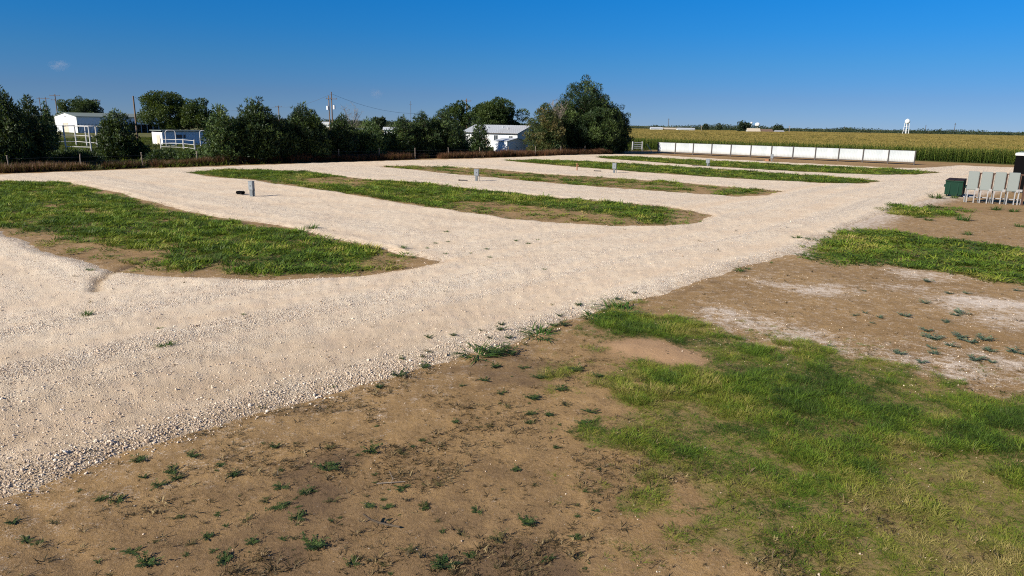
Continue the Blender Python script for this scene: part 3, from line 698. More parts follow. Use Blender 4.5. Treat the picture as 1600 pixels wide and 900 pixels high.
SOIL_W = [((-0.34, 14.57), 22), ((0.29, 14.52), 20), ((-0.55, 13.7), 18), ((-0.99, 13.39), 12), ((-0.17, 13.01), 18), ((0.45, 12.77), 24), ((0.41, 12.06), 20), ((0.38, 11.66), 16), ((-0.05, 12.34), 18), ((0.72, 12.01), 18), ((-0.55, 11.41), 14), ((-0.36, 11.47), 16), ((-0.99, 11.61), 14), ((-1.92, 15.36), 16), ((0.61, 13.94), 22), ((0.89, 14.11), 14), ((1.18, 14.04), 16), ((1.47, 14.45), 28), ((1.04, 13.23), 26), ((1.08, 12.54), 20), ((1.09, 12.45), 16), ((1.51, 12.16), 22), ((1.87, 14.07), 18), ((1.33, 11.67), 18), ((1.04, 11.31), 16), ((1.3, 11.53), 14), ((1.22, 20.06), 8), ((-2.27, 10.43), 34), ((-1.75, 10.34), 24), ((-2.97, 10.5), 22), ((-2.82, 9.81), 34), ((-2.51, 8.9), 26), ((-2.97, 9.13), 24), ((-2.89, 9.17), 16), ((-2.88, 8.46), 26), ((-1.22, 8.81), 24), ((-1.17, 8.76), 18), ((-1.04, 9.38), 22), ((-1.58, 9.27), 22), ((-1.7, 8.74), 18), ((-1.98, 8.77), 18), ((-2.48, 7.81), 44), ((-1.24, 7.75), 30), ((-0.77, 7.49), 44), ((-0.11, 8.02), 36), ((-0.44, 8.7), 22), ((0.25, 8.43), 26), ((0.11, 9.91), 18), ((0.4, 9.43), 16), ((-0.62, 8.15), 20), ((-3.36, 9.25), 22), ((-3.88, 10.54), 18), ((-4.65, 12.09), 14), ((-5.09, 10.15), 22), ((-5.15, 9.63), 24), ((-5.01, 9.44), 20), ((-5.17, 9.25), 18), ((-5.54, 8.81), 28), ((-5.78, 8.87), 20), ((-5.87, 9.98), 24), ((-5.5, 9.46), 16), ((-4.5, 9.86), 14), ((-4.19, 9.56), 18), ((-3.56, 8.41), 26), ((-3.45, 8.86), 20), ((-3.22, 8.7), 26), ((-3.27, 7.86), 24), ((-3.9, 7.98), 18), ((-4.04, 7.84), 16), ((-3.47, 7.48), 30), ((-4.39, 7.41), 32), ((-4.7, 7.62), 22), ((-6.06, 8.24), 18), ((-6.17, 7.83), 18), ((-5.97, 7.78), 14), ((-6.61, 8.23), 14), ((-3.99, 8.51), 14), ((-4.52, 8.41), 16), ((-2.77, 7.99), 16), ((-1.91, 7.5), 24), ((-1.51, 7.45), 20), ((-0.47, 7.69), 24), ((0.5, 7.63), 22), ((0.9, 8.12), 20), ((0.91, 7.73), 18), ((1.22, 8.75), 16), ((1.14, 9.27), 14), ((1.28, 9.27), 16), ((-1.48, 10.86), 12), ((-1.13, 10.64), 12), ((0.8, 10.71), 12)]
PXM = lambda p, w: w * math.hypot(p[0], p[1]) * 1.04 / 1081.0 * .66
def soil_label(p):
    """which part of the bare soil a weed stands on"""
    x, y = p; r = math.hypot(x, y); a_ = math.degrees(math.atan2(x, y)); g = float(gravel_s(np.array([x]), np.array([y]))[0])
    if g > -1.0: z = "right along the drive edge"
    elif a_ < -27: z = "in the lower left corner"
    elif r > 14.5: z = "between the drive and the grass patch tip"
    elif a_ > 1.5: z = "left of the large grass patch"
    elif r < 9.0: z = "below the dead branch"
    elif a_ < -17: z = "left of the dead branch"
    elif r < 11: z = "around the pale dry stalk"
    else: z = "beyond the pale dry stalk"
    return ("small low weed on bare soil " + z, "weeds on bare soil " + z)
for p, w_px in SOIL_W: put_weed(p, PXM(p, w_px), WM, "weed", *soil_label(p), random.uniform(.7, 1.1))
k_ = 0
while k_ < 95:
    th = random.uniform(-.66, .2); r = 7.2*math.exp(random.random()*1.1); p = (r*math.sin(th), r*math.cos(th))
    a = np.array([p[0]]); b = np.array([p[1]])
    if gravel_s(a, b)[0] > -.5 or max(q[0] for q in grass_d(a, b)) > .1 or sdf(a, b, MOUND)[0] > -.2: continue
    put_weed(p, random.uniform(.025, .075), WM, "weed", *soil_label(p)); k_ += 1
GE = "weeds along the near edge of the drive"
for x, y, w, lab in []: pass
EDGE_W = [((-0.8, 15.51), 78, 'bushy green weed clump on the drive edge, left of the largest clump'), ((0.71, 17.12), 66, 'largest bushy green weed clump on the drive edge, left of the grass patch'), ((-0.4, 15.49), 40, 'weed'), ((-0.02, 15.51), 34, 'weed'), ((-0.13, 16.03), 18, 'weed'), ((2.33, 18.86), 56, 'bushy grass clump at the top left tip of the large grass patch'), ((3.2, 19.6), 66, 'tall grass clump at the top tip of the large grass patch beside the drive'), ((1.98, 19.96), 16, 'weed'), ((1.37, 18.87), 12, 'weed'), ((1.41, 18.1), 24, 'weed'), ((1.14, 18.02), 16, 'weed'), ((-0.25, 17.24), 20, 'weed'), ((-0.26, 17.82), 16, 'weed'), ((-0.78, 17.21), 12, 'weed'), ((-1.47, 16.73), 14, 'weed'), ((-2.06, 16.53), 16, 'weed'), ((-0.52, 16.46), 14, 'weed'), ((-0.06, 16.7), 14, 'weed'), ((-2.36, 13.95), 24, 'weed'), ((-1.92, 14.57), 20, 'weed'), ((-2.46, 14.84), 14, 'weed'), ((-2.02, 15.0), 12, 'weed'), ((-2.68, 13.24), 18, 'weed'), ((-3.6, 13.16), 10, 'weed'), ((3.28, 20.81), 14, 'weed'), ((3.9, 21.51), 10, 'weed'), ((0.34, 16.3), 14, 'weed')]
for p, w_px, lab in EDGE_W:
    if lab == "weed": put_weed(p, PXM(p, w_px), WM if w_px < 16 else WM[:5], "weed", "small green weed growing in the loose stones at the drive edge", GE)
    else: put_weed(p, PXM(p, w_px), WG, "grass_clump", lab, GE, .42)
GR = "pale weeds on the dust covered ground right of the drive"
RIGHT_W = [((10.04, 19.54), 12), ((10.46, 19.77), 10), ((10.65, 19.3), 14), ((11.5, 19.49), 18), ((11.29, 18.07), 18), ((11.08, 17.42), 20), ((11.09, 17.31), 16), ((11.85, 17.52), 20), ((11.82, 17.08), 22), ((12.33, 17.27), 24), ((11.18, 16.78), 18), ((10.56, 16.59), 16), ((10.36, 16.14), 16), ((11.87, 16.41), 18), ((9.47, 16.09), 18), ((11.09, 15.7), 26), ((12.47, 16.24), 24), ((12.34, 18.87), 12), ((13.14, 19.73), 12), ((12.38, 19.01), 10), ((10.15, 18.74), 10), ((14.99, 24.37), 16), ((12.98, 21.06), 16), ((13.38, 19.96), 18), ((14.62, 22.52), 12), ((15.24, 22.56), 10), ((17.3, 23.07), 12), ((11.39, 15.58), 14), ((9.68, 15.49), 16), ((8.03, 16.61), 12), ((11.85, 22.68), 8)]
for p, w_px in RIGHT_W: put_weed(p, PXM(p, w_px), WP, "weed", "pale grey green weed on the dust covered ground right of the drive", GR)
GB = "weeds near the dumpster and the cabinets"
for p, w_px, lab in [((33.97, 55.87), 24, 'bushy weed at the front left corner of the green dumpster'), ((35.56, 56.13), 14, 'small weed against the front of the green dumpster'), ((27.31, 41.9), 26, 'round green weed on bare soil below the first meter cabinet'), ((23.84, 36.07), 14, 'upright weed on bare soil above the right grass patch'), ((33.6, 48.2), 18, 'weed on bare soil in front of the third meter cabinet'), ((34.05, 47.19), 16, 'low weed on bare soil in front of the last meter cabinet'), ((25.01, 41.62), 12, 'tiny upright weed on bare soil left of the round weed'), ((20.36, 35.92), 14, 'small weed at the top of the right grass patch'), ((29.06, 39.44), 16, 'weed on bare soil at the right frame edge')]:
    put_weed(p, PXM(p, w_px), WG, "weed", lab, GB, 1.0)
GV = "weeds growing out in the gravel"
for p, w_px in [((-11.5, 18.01), 22), ((-8.12, 15.51), 22), ((-7.39, 18.33), 8), ((-9.0, 16.96), 10), ((-4.64, 28.88), 14), ((-3.99, 27.21), 12), ((-3.29, 33.78), 10), ((-2.75, 27.88), 10), ((-3.66, 29.12), 8), ((-1.12, 29.05), 8), ((-0.92, 27.21), 8), ((-1.74, 28.11), 6), ((0.14, 31.3), 8), ((0.69, 30.67), 8), ((-0.25, 39.61), 6), ((1.15, 31.76), 6), ((1.18, 25.15), 8), ((8.54, 25.51), 18), ((9.02, 26.02), 12), ((13.92, 33.61), 14), ((14.4, 33.47), 10), ((-2.92, 30.82), 6), ((-3.45, 30.43), 8), ((-9.95, 33.88), 26), ((-14.8, 23.65), 12), ((10.48, 27.53), 8)]:
    put_weed(p, PXM(p, w_px), WG, "weed", "little weed growing alone out in the pale gravel", GV, .8)

# dead branch and dry stalk on the soil
p = (-1.69, 8.27); t = empty("dead_branch", (p[0], p[1], float(surf_z(*p))), .5, "short dark dead branch lying on the bare soil at bottom centre", "branch")
MB().path([(-.20,.16,.16), (-.12,.10,.09), (-.02,.03,.05), (.10,-.06,.03), (.2,-.14,.02)], .013).build("stem", M['bark'], t)
MB().path([(.02,0,.04), (.10,.06,.05), (.18,.08,.03)], .008).path([(-.12,.10,.09), (-.2,.06,.10)], .007).build("twig", M['bark'], t)
p = (-1.76, 9.41); t = empty("dry_stalk", (p[0], p[1], float(surf_z(*p))), 0, "forked pale dry stalk standing on the bare soil", "stalk")
MB().path([(0,0,0), (.02,.01,.10), (-.03,.02,.20)], .005).path([(-.22,0,.01), (0,0,.03), (.2,.05,.02)], .007).build("stem", M['postw'], t)

# ------------------------------------------------------------------ trees
def limb_tube(mb, a, b, r0_, r1_, n=6): mb.tube(a, b, r0_, r1_, n=n)
def foliage(name, clumps, leaf, mat, seed, per, up=.35, tri=True, elong=2.2):
    r = np.random.default_rng(seed)
    C = []; N = []; T = []
    for (c, rad, tn) in clumps:
        m = max(8, int(per*(rad[0]*rad[2])))
        d = r.normal(0, 1, (m, 3)); d /= np.linalg.norm(d, axis=1)[:, None]
        rr = r.uniform(.45, 1.05, m)**.6
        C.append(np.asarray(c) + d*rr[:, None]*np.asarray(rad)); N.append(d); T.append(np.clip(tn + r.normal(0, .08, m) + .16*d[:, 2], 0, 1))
    C = np.concatenate(C); N = np.concatenate(N); T = np.concatenate(T); m = len(C)
    ax = N + r.normal(0, .55, (m, 3)); ax[:, 2] += up; ax /= np.linalg.norm(ax, axis=1)[:, None]
    sd = np.cross(ax, r.normal(0, 1, (m, 3))); sd /= np.linalg.norm(sd, axis=1)[:, None]
    L = leaf*r.uniform(.6, 1.35, m)[:, None]; Wd = L/elong
    if tri:
        V = np.stack([C - sd*Wd*.5, C + sd*Wd*.5, C + ax*L], 1).reshape(-1, 3); Fs = [np.arange(m*3).reshape(-1, 3)]; tt = np.repeat(T, 3)
    else:
        V = np.stack([C, C + ax*L*.5 - sd*Wd*.5, C + ax*L, C + ax*L*.5 + sd*Wd*.5], 1).reshape(-1, 4, 3).reshape(-1, 3); Fs = [np.arange(m*4).reshape(-1, 4)]; tt = np.repeat(T, 4)
    V[:, 2] = np.maximum(V[:, 2], .03)
    return np_mesh(name, V, Fs, mat, attrs={'tone': ('FLOAT', tt)})

def tree(name, x, y, h, w, seed, mat, label, style='pine', group="trees along the wire fence", dens=1.0, leaf=None):
    r = random.Random(seed); t = empty(name, (x, y, 0), 0, label, "tree", group)
    w *= (.70 if x < -40 else 1.04) if style == 'pine' else .98
    clumps = []; mb = MB()
    trh = h*.9 if style == 'pine' else h*.55
    tr = .028*h*.55 + .05
    pts = [Vector((0, 0, -.1))]; q = Vector((0, 0, 0))
    for i in range(1, 6):
        q = Vector((r.gauss(0, .02)*h*i/5, r.gauss(0, .02)*h*i/5, trh*i/5)); pts.append(q)
    for i in range(5): limb_tube(mb, pts[i], pts[i+1], tr*(1-.17*i), tr*(1-.17*(i+1)))
    leaders = [(0, 0, h, w/2)]
    shp = (r.uniform(.42, .62), r.uniform(.5, .75))
    if style == 'pine':
        for i in range(r.choice([1, 2, 3])):
            a = r.uniform(0, 6.28); leaders.append((math.cos(a)*w*.2, math.sin(a)*w*.2, h*r.uniform(.72, .93), w*.33))
        for (lx, ly, lh, lr) in leaders:
            nz = max(5, int(lh/(.075*h))); 
            for iz in range(nz):
                tt = (iz+.5)/nz; z = lh*(.05 + .95*tt)
                rad = lr*min(1, ((1-tt)/shp[0])**shp[1])*(.8 + .4*r.random())*(1 if tt > .12 else .85)
                nc = max(1, int(2*PI*rad/(.26*w)+.5)) if rad > .08*w else 1
                a0 = r.uniform(0, 6.28)
                for ic in range(nc):
                    a = a0 + 2*PI*ic/nc + r.gauss(0, .25); rr = rad*r.uniform(.55, .95) if nc > 1 else rad*.3*r.random()
                    cr_ = w*r.uniform(.07, .135)*(1-.4*tt); c = (lx+math.cos(a)*rr, ly+math.sin(a)*rr, z + r.gauss(0, .02*h))
                    clumps.append((c, (cr_, cr_, cr_*r.uniform(.75, 1.15)), r.choice([.05, .25, .45, .7, .95])))  # tone contrast paints sunlit and shaded clumps
                    if r.random() < .45: limb_tube(mb, (lx*.5, ly*.5, max(z-.08*h, .3)), c, tr*.28, .015, 4)
                if rad > .15*w: clumps.append(((lx, ly, z), (rad*.6, rad*.6, .08*h), .15))
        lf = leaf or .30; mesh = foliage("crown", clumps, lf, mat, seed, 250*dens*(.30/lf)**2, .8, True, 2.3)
    else:
        cz = h*.56; rz_ = h*.46
        for i in range(int(46*max(1, w/h))):
            u_ = r.uniform(-.95, 1); a = r.uniform(0, 6.28); s_ = math.sqrt(max(0, 1-u_*u_)); k = r.uniform(.5, .93)
            bump = .82 + .36*r.random()
            c = (math.cos(a)*s_*w*.5*k*bump, math.sin(a)*s_*w*.5*k*bump, max(cz + u_*rz_*k*(.85+.3*r.random()), .1*h))
            cr_ = w*r.uniform(.09, .16); clumps.append((c, (cr_, cr_, cr_*.85), r.uniform(.1, .85)))
            if r.random() < .4: limb_tube(mb, pts[4] if c[2] > trh*.8 else pts[2], c, tr*.4, .02, 5)
        lf = leaf or .36; mesh = foliage("crown", clumps, lf, mat, seed, 230*dens*(.36/lf)**2, .1, False, 1.6)
    mb.build("trunk", M['bark'], t); link("crown", mesh, t)
    return t
def bare_tree(x, y, h, w, seed, label, group=None):
    r = random.Random(seed); t = empty("bare_tree", (x, y, 0), 0, label, "tree", group); mb = MB(); tw = MB()
    mb.tube((0, 0, -.1), (0, 0, h*.4), .16, .11)
    for i in range(9):
        a = r.uniform(0, 6.28); z = h*r.uniform(.2, .45); e = Vector((math.cos(a)*w*r.uniform(.2, .48), math.sin(a)*w*r.uniform(.2, .48), h*r.uniform(.6, .98)))
        b = Vector((0, 0, z)); mb.tube(b, e, .07, .025, 5)
        for j in range(7):
            q = b.lerp(e, r.uniform(.35, 1)); d = Vector((r.gauss(0, 1), r.gauss(0, 1), abs(r.gauss(.6, .6)))).normalized()*h*r.uniform(.08, .2)
            tw.tube(q, q+d, .028, .012, 3)
            for l in range(3): 
                q2 = q + d*r.uniform(.3, 1); tw.tube(q2, q2 + Vector((r.gauss(0, 1), r.gauss(0, 1), r.gauss(.5, 1))).normalized()*h*.08, .016, .01, 3)
    mb.build("trunk", M['twig'], t); tw.build("twigs", M['twig'], t); return t

for (x, y, h, w), mk, st, lab, dn in [
    ((-51.41, 70.59, 8.2, 7.67), 'pine', 'pine', "tallest dark pine at the left frame edge", 1.0),
    ((-50.47, 74.01, 7.32, 5.97), 'pine', 'pine', "dark pine just right of the pine at the left frame edge", 1.0),
    ((-66.74, 101.25, 7.4, 3.81), 'pine_lt', 'pine', "slim lighter green conifer peeping out behind the two left edge pines", 1.0),
    ((-48.27, 86.2, 6.03, 6.76), 'pine', 'pine', "broad low pine standing in front of the long white barn", 1.0),
    ((-35.0, 84.55, 6.87, 4.23), 'pine_lt', 'pine', "slim lighter pine right of the round broadleaf trees", 1.0),
    ((-32.15, 88.23, 7.62, 6.43), 'pine', 'pine', "bulky pine with several tops, between the slim lighter pine and the utility pole", 1.0),
    ((-29.89, 90.42, 5.37, 4.4), 'pine', 'pine', "low dark pine squeezed between two bulky taller pines", 1.0),
    ((-27.67, 92.68, 7.28, 5.91), 'pine', 'pine', "bulky pine immediately left of the utility pole with two transformers", 1.0),
    ((-26.07, 96.5, 4.46, 4.25), 'pine', 'pine', "low pine directly under the utility pole with two transformers", 1.0),
    ((-23.62, 97.29, 6.36, 4.08), 'pine', 'pine', "narrow pointed pine immediately right of the utility pole with two transformers", 1.0),
    ((-20.73, 101.86, 5.59, 5.58), 'pine_lt', 'pine', "loose yellowish green low tree left of the thin mast", .7),
    ((-18.77, 104.44, 3.9, 3.93), 'pine', 'pine', "very low dark bush in the gap left of the thin mast", 1.0),
    ((-16.61, 105.18, 6.32, 4.53), 'pine', 'pine', "narrow pine just left of the thin mast", 1.0),
    ((-14.11, 108.07, 6.77, 4.64), 'pine', 'pine', "narrow pine just right of the thin mast", 1.0),
    ((-11.08, 111.25, 7.16, 6.21), 'pine', 'pine', "broad pine left of the white roofed house", 1.0),
    ((-6.09, 125.2, 5.97, 3.59), 'pine', 'pine', "small pine standing in front of the white roofed house", 1.0),
    ((5.37, 127.0, 9.25, 6.82), 'rusty', 'pine', "olive pine with browning top right of the small pale shed", 1.0),
    ((9.2, 134.13, 9.77, 7.46), 'pine', 'pine', "pine half hidden left of the tallest tree", .9),
    ((-49.49, 79.0, 1.42, 7.24), 'pine', 'pine', "low dark shrub in front of the tall white pipe corral", 1.0),
    ((-42.11, 85.2, 1.38, 6.15), 'pine', 'pine', "low dark shrub right of the broad low pine, below the stable", 1.0),
    ((-38.96, 86.16, 1.24, 5.25), 'pine_lt', 'pine', "low green shrub below the right end of the stable", 1.0),
    ((-45.97, 86.92, 2.18, 3.46), 'pine', 'pine', "very low dark shrub at the right foot of the broad low pine", 1.0),
    ((-34.03, 87.66, 5.13, 4.35), 'pine', 'pine', "low dark pine between the slim lighter pine and the first bulky one", 1.0),
    ((-22.46, 101.27, 4.14, 4.41), 'pine', 'pine', "low dark bushy pine below the leafless grey tree", 1.0),
    ((-15.51, 107.58, 4.77, 4.42), 'pine', 'pine', "low dark pine filling the gap below the thin mast", 1.0),
    ((-12.64, 110.7, 5.78, 4.74), 'pine', 'pine', "low dark pine left of the broad pine by the house", 1.0),
    ((-9.26, 116.43, 4.44, 4.32), 'pine_lt', 'pine', "low bushy pine at the left corner of the house", 1.0),
    ((16.38, 134.08, 10.57, 7.0), 'pine', 'pine', "dark pine filling the right flank of the tallest pine", 1.0),
    ((13.25, 135.76, 13.83, 12.11), 'pine', 'pine', "tallest tree of the row, a big dark pine", 1.0),
    ((18.99, 138.08, 9.22, 7.74), 'pine', 'pine', "dark pine at the right end of the row beside the cornfield", 1.0)]:
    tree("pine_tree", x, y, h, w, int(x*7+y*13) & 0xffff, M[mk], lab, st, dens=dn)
for (x, y, h, w), mk, lab in [
    ((-86.3, 177.04, 10.98, 12.39), 'broad', "round broadleaf tree behind the low pale stable, the left and taller of two"),
    ((-78.62, 175.66, 9.53, 9.61), 'broad', "round broadleaf tree behind the low pale stable, the right and lower of two"),
    ((-158.06, 254.98, 11.62, 9.44), 'broad', "dark tree behind the ridge of the long white barn, the left of two"),
    ((-152.1, 252.77, 12.07, 10.92), 'pine', "dark tree behind the ridge of the long white barn, the right of two"),
    ((-13.9, 167.42, 10.18, 8.7), 'broad', "broad tree behind the pole with one transformer, left of the house"),
    ((-4.44, 184.95, 11.18, 15.06), 'broad', "widest round tree, rising behind the white roofed house")]:
    tree("broadleaf_tree", x, y, h, w, int(abs(x)*7+y*13) & 0xffff, M[mk], lab, 'round', group="trees behind the buildings")
x, y, h, w = (-39.06, 170.59, 8.98, 4.86); bare_tree(x, y, h, w, 5, "leafless grey tree rising above the low pines right of the utility pole")
x, y, h, w = (7.65, 130.63, 10.3, 4.12); bare_tree(x, y, h, w, 9, "dead pale twiggy tree caught between the olive pine and the tallest pine")

# ------------------------------------------------------------------ wire fence along the tree line
def line_at(xs):  # points on the fence line by distance along it
    out = []
    for s_ in xs:
        d = s_
        for a, b in zip(TREE_LINE[:-1], TREE_LINE[1:]):
            L = math.dist(a, b)
            if d <= L or b is TREE_LINE[-1]:
                t = d/L; out.append((a[0]+(b[0]-a[0])*t - E1[0]*.9, a[1]+(b[1]-a[1])*t - E1[1]*.9)); break
            d -= L
    return out
total = sum(math.dist(a, b) for a, b in zip(TREE_LINE[:-1], TREE_LINE[1:]))
pp = line_at(np.arange(1.0, total-1, 6.2))
wf = empty("wire_fence", (pp[0][0], pp[0][1], 0), 0, "old wire fence on thin grey posts in front of the row of pines", "fence")
pm = MB().tube((0, 0, -.1), (0, 0, 1.55), .055, .05, 8).box(-.07, -.07, 1.55, .07, .07, 1.6).mesh("post", M['postw'])
for i, q in enumerate(pp):
    o = link("post", pm, wf, (q[0]-pp[0][0], q[1]-pp[0][1], 0), (random.gauss(0, .03), random.gauss(0, .03), random.uniform(0, 3)))
for z in (.45, .85, 1.25):
    MB().path([(q[0]-pp[0][0], q[1]-pp[0][1], z + random.gauss(0, .02)) for q in pp], .006, 4).build("wire", M['wire'], wf)

# ------------------------------------------------------------------ white metal fence
FA = (28.62, 140.43); FB = (62.97, 110.75)
FL = math.dist(FA, FB); ang = math.atan2(FB[1]-FA[1], FB[0]-FA[0]); bay = FL/12
fen = empty("metal_fence", (FA[0], FA[1], 0), ang, "long white corrugated metal fence on dark steel posts in front of the cornfield", "fence")
nsh = 4; sw = bay/nsh; prof = []
def sheet_mesh():
    V = []; Q = []; u = 0.0; pts = []
    for i in range(4):
        x0 = sw*i/4; pts += [(x0, 0), (x0+sw*.14, 0), (x0+sw*.17, -.025), (x0+sw*.22, -.025)]
    pts.append((sw-.004, 0))
    for (x, y) in pts: V += [(x, y, .40), (x, y, 2.12)]
    n = len(pts)
    for (x, y) in pts: V += [(x, y+.012, .40), (x, y+.012, 2.12)]
    for i in range(n-1):
        Q.append((2*i, 2*i+2, 2*i+3, 2*i+1)); b = 2*n; Q.append((b+2*i+1, b+2*i+3, b+2*i+2, b+2*i))
        Q.append((2*i+1, 2*i+3, b+2*i+3, b+2*i+1))
    return np_mesh("panel_sheet", V, [Q], M['white'])
sm = sheet_mesh()
for i in range(12*nsh): link("panel_sheet", sm, fen, (i*sw+.002, random.uniform(-.003, .003), random.uniform(-.01, .01)))
pm = MB().box(-.085, -.12, -.1, .085, -.032, 2.2).mesh("post", M['steel'])
for i in range(13): link("post", pm, fen, (i*bay, 0, 0))
rm = MB().box(.087, .014, 2.08, bay-.087, .07, 2.17).mesh("rail", M['steel']); rb = MB().box(.087, -.09, .30, bay-.087, -.03, .395).mesh("rail", M['steel'])
for i in range(12): link("rail", rm, fen, (i*bay, 0, 0)); link("rail", rb, fen, (i*bay, 0, 0))

# leaning brace at the fence end, farm gate
q = (27.7, 141.59); b_ = empty("leaning_board", (q[0], q[1], 0), ang, "pale board leaning beside the left end of the white fence", "board")
MB().add([(-1.5,0,1.75),(-1.35,0,1.8),(.15,0,.0),(0,0,0),(-1.5,.05,1.75),(-1.35,.05,1.8),(.15,.05,.0),(0,.05,0)], [(0,1,2,3),(7,6,5,4),(0,4,5,1),(1,5,6,2),(2,6,7,3),(3,7,4,0)]).build("board", M['tan'], b_)
ga = (25.5, 152.41); gb = (27.75, 153.39)
g_ = empty("farm_gate", (ga[0], ga[1], 0), math.atan2(gb[1]-ga[1], gb[0]-ga[0]), "short white gate with four rails at the edge of the cornfield", "gate"); L = math.dist(ga, gb)
for x in (0, L): MB().box(x-.1, -.1, -.1, x+.1, .1, 1.95).build("post", M['pipe'], g_)
for z in (.55, .95, 1.35, 1.72): MB().box(.1, -.03, z-.07, L-.1, .03, z+.07).build("rail", M['pipe'], g_)

# ------------------------------------------------------------------ utility pedestals
def pedestal(p, rz, h, label, hooded=True, wide=.40):
    t = empty("utility_pedestal", (p[0], p[1], float(surf_z(*p))), rz, label, "pedestal", "grey utility pedestals in the parking lanes")
    bx = MB().box(-wide/2, -.11, h*.42, wide/2, .11, h*.97).build("box", M['galv'], t, bevel=.012)
    MB().box(-wide/2-.012, -.135, h*.97, wide/2+.012, .125, h).build("hood", M['galv'], bx, bevel=.01)
    d = MB().box(-wide/2+.03, -.128, h*.47, wide/2-.03, -.112, h*.93).build("door", M['galv'], bx)
    pw = wide*.78 if hooded else wide*.45
    MB().box(-pw/2, -.085, -.15, pw/2, .085, h*.418).build("post", M['galvd'], t, bevel=.008)
    MB().box(-pw/2+.03, -.10, .12, pw/2-.03, -.087, h*.36).build("cover_plate", M['galvd'], t)
    MB().box(-.02, -.15, h*.66, .02, -.13, h*.74).build("latch", M['steel'], t)
    MB().tube((wide/2+.03, .03, -.1), (wide/2+.03, .03, h*.5), .025).build("conduit", M['galvd'], t)
    return t
PZ = math.atan2(E1[1], E1[0]) + .35
pedestal((-18.26, 48.44), PZ, 1.08, "nearest grey utility pedestal, beside the small black box", True, .36)
pedestal((-3.45, 64.57), PZ+.2, 1.10, "grey utility pedestal between the second and third grass plots", False, .44)
pedestal((11.31, 79.06), PZ+.1, 1.12, "grey utility pedestal right of the short brown riser pipe", False, .44)
pedestal((26.59, 96.49), PZ, .98, "grey utility pedestal standing before the farthest grass strip", False, .5)
pedestal((41.93, 114.58), PZ, 1.12, "farthest grey utility pedestal, right in front of the white fence", False, .44)
q = (-19.5, 49.56); t = empty("valve_box", (q[0], q[1], float(surf_z(*q))), PZ, "small black box lying on the gravel left of the nearest pedestal", "box")
MB().box(-.27, -.17, .06, .27, .17, .2).build("body", M['black'], t, bevel=.02); MB().box(-.24, -.15, .2, .24, .15, .24).build("lid", M['black'], t, bevel=.01)
for sx in (-.2, .2): MB().box(sx-.04, -.12, -.02, sx+.04, .12, .058).build("foot", M['rubber'], t)
q = (7.41, 82.43); t = empty("riser_pipe", (q[0], q[1], float(surf_z(*q))), 0, "short brown riser pipe standing in the gravel left of a pedestal", "pipe")
MB().tube((0, 0, -.1), (0, 0, .72), .07).build("pipe", M['copper'], t); MB().tube((0, 0, .72), (0, 0, .82), .10).build("cap", M['copper'], t); MB().tube((0, 0, .55), (.2, -.03, .57), .04).build("spout", M['copper'], t)
q = (41.56, 115.45); t = empty("valve_box", (q[0], q[1], float(surf_z(*q))), ang, "low brown box on the ground left of the farthest pedestal", "box")
MB().box(-.3, -.25, -.02, .3, .25, .3).build("body", M['copper'], t, bevel=.03); MB().box(-.33, -.28, .3, .33, .28, .36).build("lid", M['rust'], t, bevel=.01)
for i, (q, lab) in enumerate([((9.73, 81.33), "left of the third pedestal"), ((24.96, 96.47), "left of the fourth pedestal"), ((39.65, 113.28), "left of the farthest pedestal"), ((-4.65, 64.33), "left of the second pedestal")]):
    t = empty("pipe_stub", (q[0], q[1], float(surf_z(*q))), PZ, "short dark pipe stub flat on the gravel " + lab, "pipe", "pipe stubs by the pedestals")
    MB().tube((-.4, 0, .05), (.4, 0, .05), .06).build("pipe", M['steel'], t); MB().tube((-.46, 0, .05), (-.4, 0, .05), .085).build("cap", M['rust'], t)

# ------------------------------------------------------------------ meter cabinets, dumpster, black trailer
CA = (34.68, 53.5); CB = (37.43, 51.88)
cang = math.atan2(CB[1]-CA[1], CB[0]-CA[0]); CL = math.dist(CA, CB); print("cab row", CL)
step = CL/3.80
cab_lab = ["leftmost grey meter cabinet, standing next to the green dumpster", "second grey meter cabinet from the dumpster", "third grey meter cabinet from the dumpster", "rightmost grey meter cabinet, beside the rusty steel post"]
cw = step*.80
def cabinet():
    t = empty("meter_cabinet", (0, 0, 0), 0)
    MB().box(-cw/2, -.13, .98, cw/2, .13, 2.36).build("cabinet_body", M['cab'], t, bevel=.015)
    MB().box(-cw/2+.04, -.145, 1.02, cw/2-.04, -.132, 2.32).build("back_panel", M['cab'], t)
    MB().box(cw/2+.02, -.02, 1.1, cw/2+.11, .10, 2.25).build("wireway", M['rust'], t)
    MB().box(cw/2+.0, -.06, 2.2, cw/2+.2, .04, 2.28).build("clamp", M['rust'], t)
    MB().box(cw/2-.1, -.2, .93, cw/2+.06, -.14, 1.12).build("junction_box", M['leg'], t)
    for x in (-cw/2+.10, cw/2-.12):
        MB().box(x-.035, -.09, -.15, x+.035, -.02, .978).build("leg", M['leg'], t)
        MB().box(x-.03, .06, -.15, x+.03, .11, .978).build("leg", M['galvd'], t)
    MB().tube((-cw/2, .13, 1.2), (-cw/2, .13, .0), .03).build("conduit", M['galvd'], t)
    return t
c0 = cabinet()
for i in range(4):
    o = c0 if i == 0 else copy_tree(c0)
    d = step*(i+.44); x = CA[0] + math.cos(cang)*d; y = CA[1] + math.sin(cang)*d
    o.location = (x, y, float(surf_z(x, y))); o.rotation_euler = (0, 0, cang + random.gauss(0, .015))
    tag(o, cab_lab[i], "cabinet", "grey meter cabinets in a row")
t = empty("pipe_rail", (CA[0], CA[1], 0), cang, "low pale pipe running across the legs of the four meter cabinets", "pipe")
MB().tube((-.1, .02+.2, .38), (CL+.5, .22, .36), .045).build("pipe", M['leg'], t)
for x in (.0, CL*.5, CL+.35): MB().tube((x, .22, -.1), (x, .22, .36), .03).build("support", M['leg'], t)
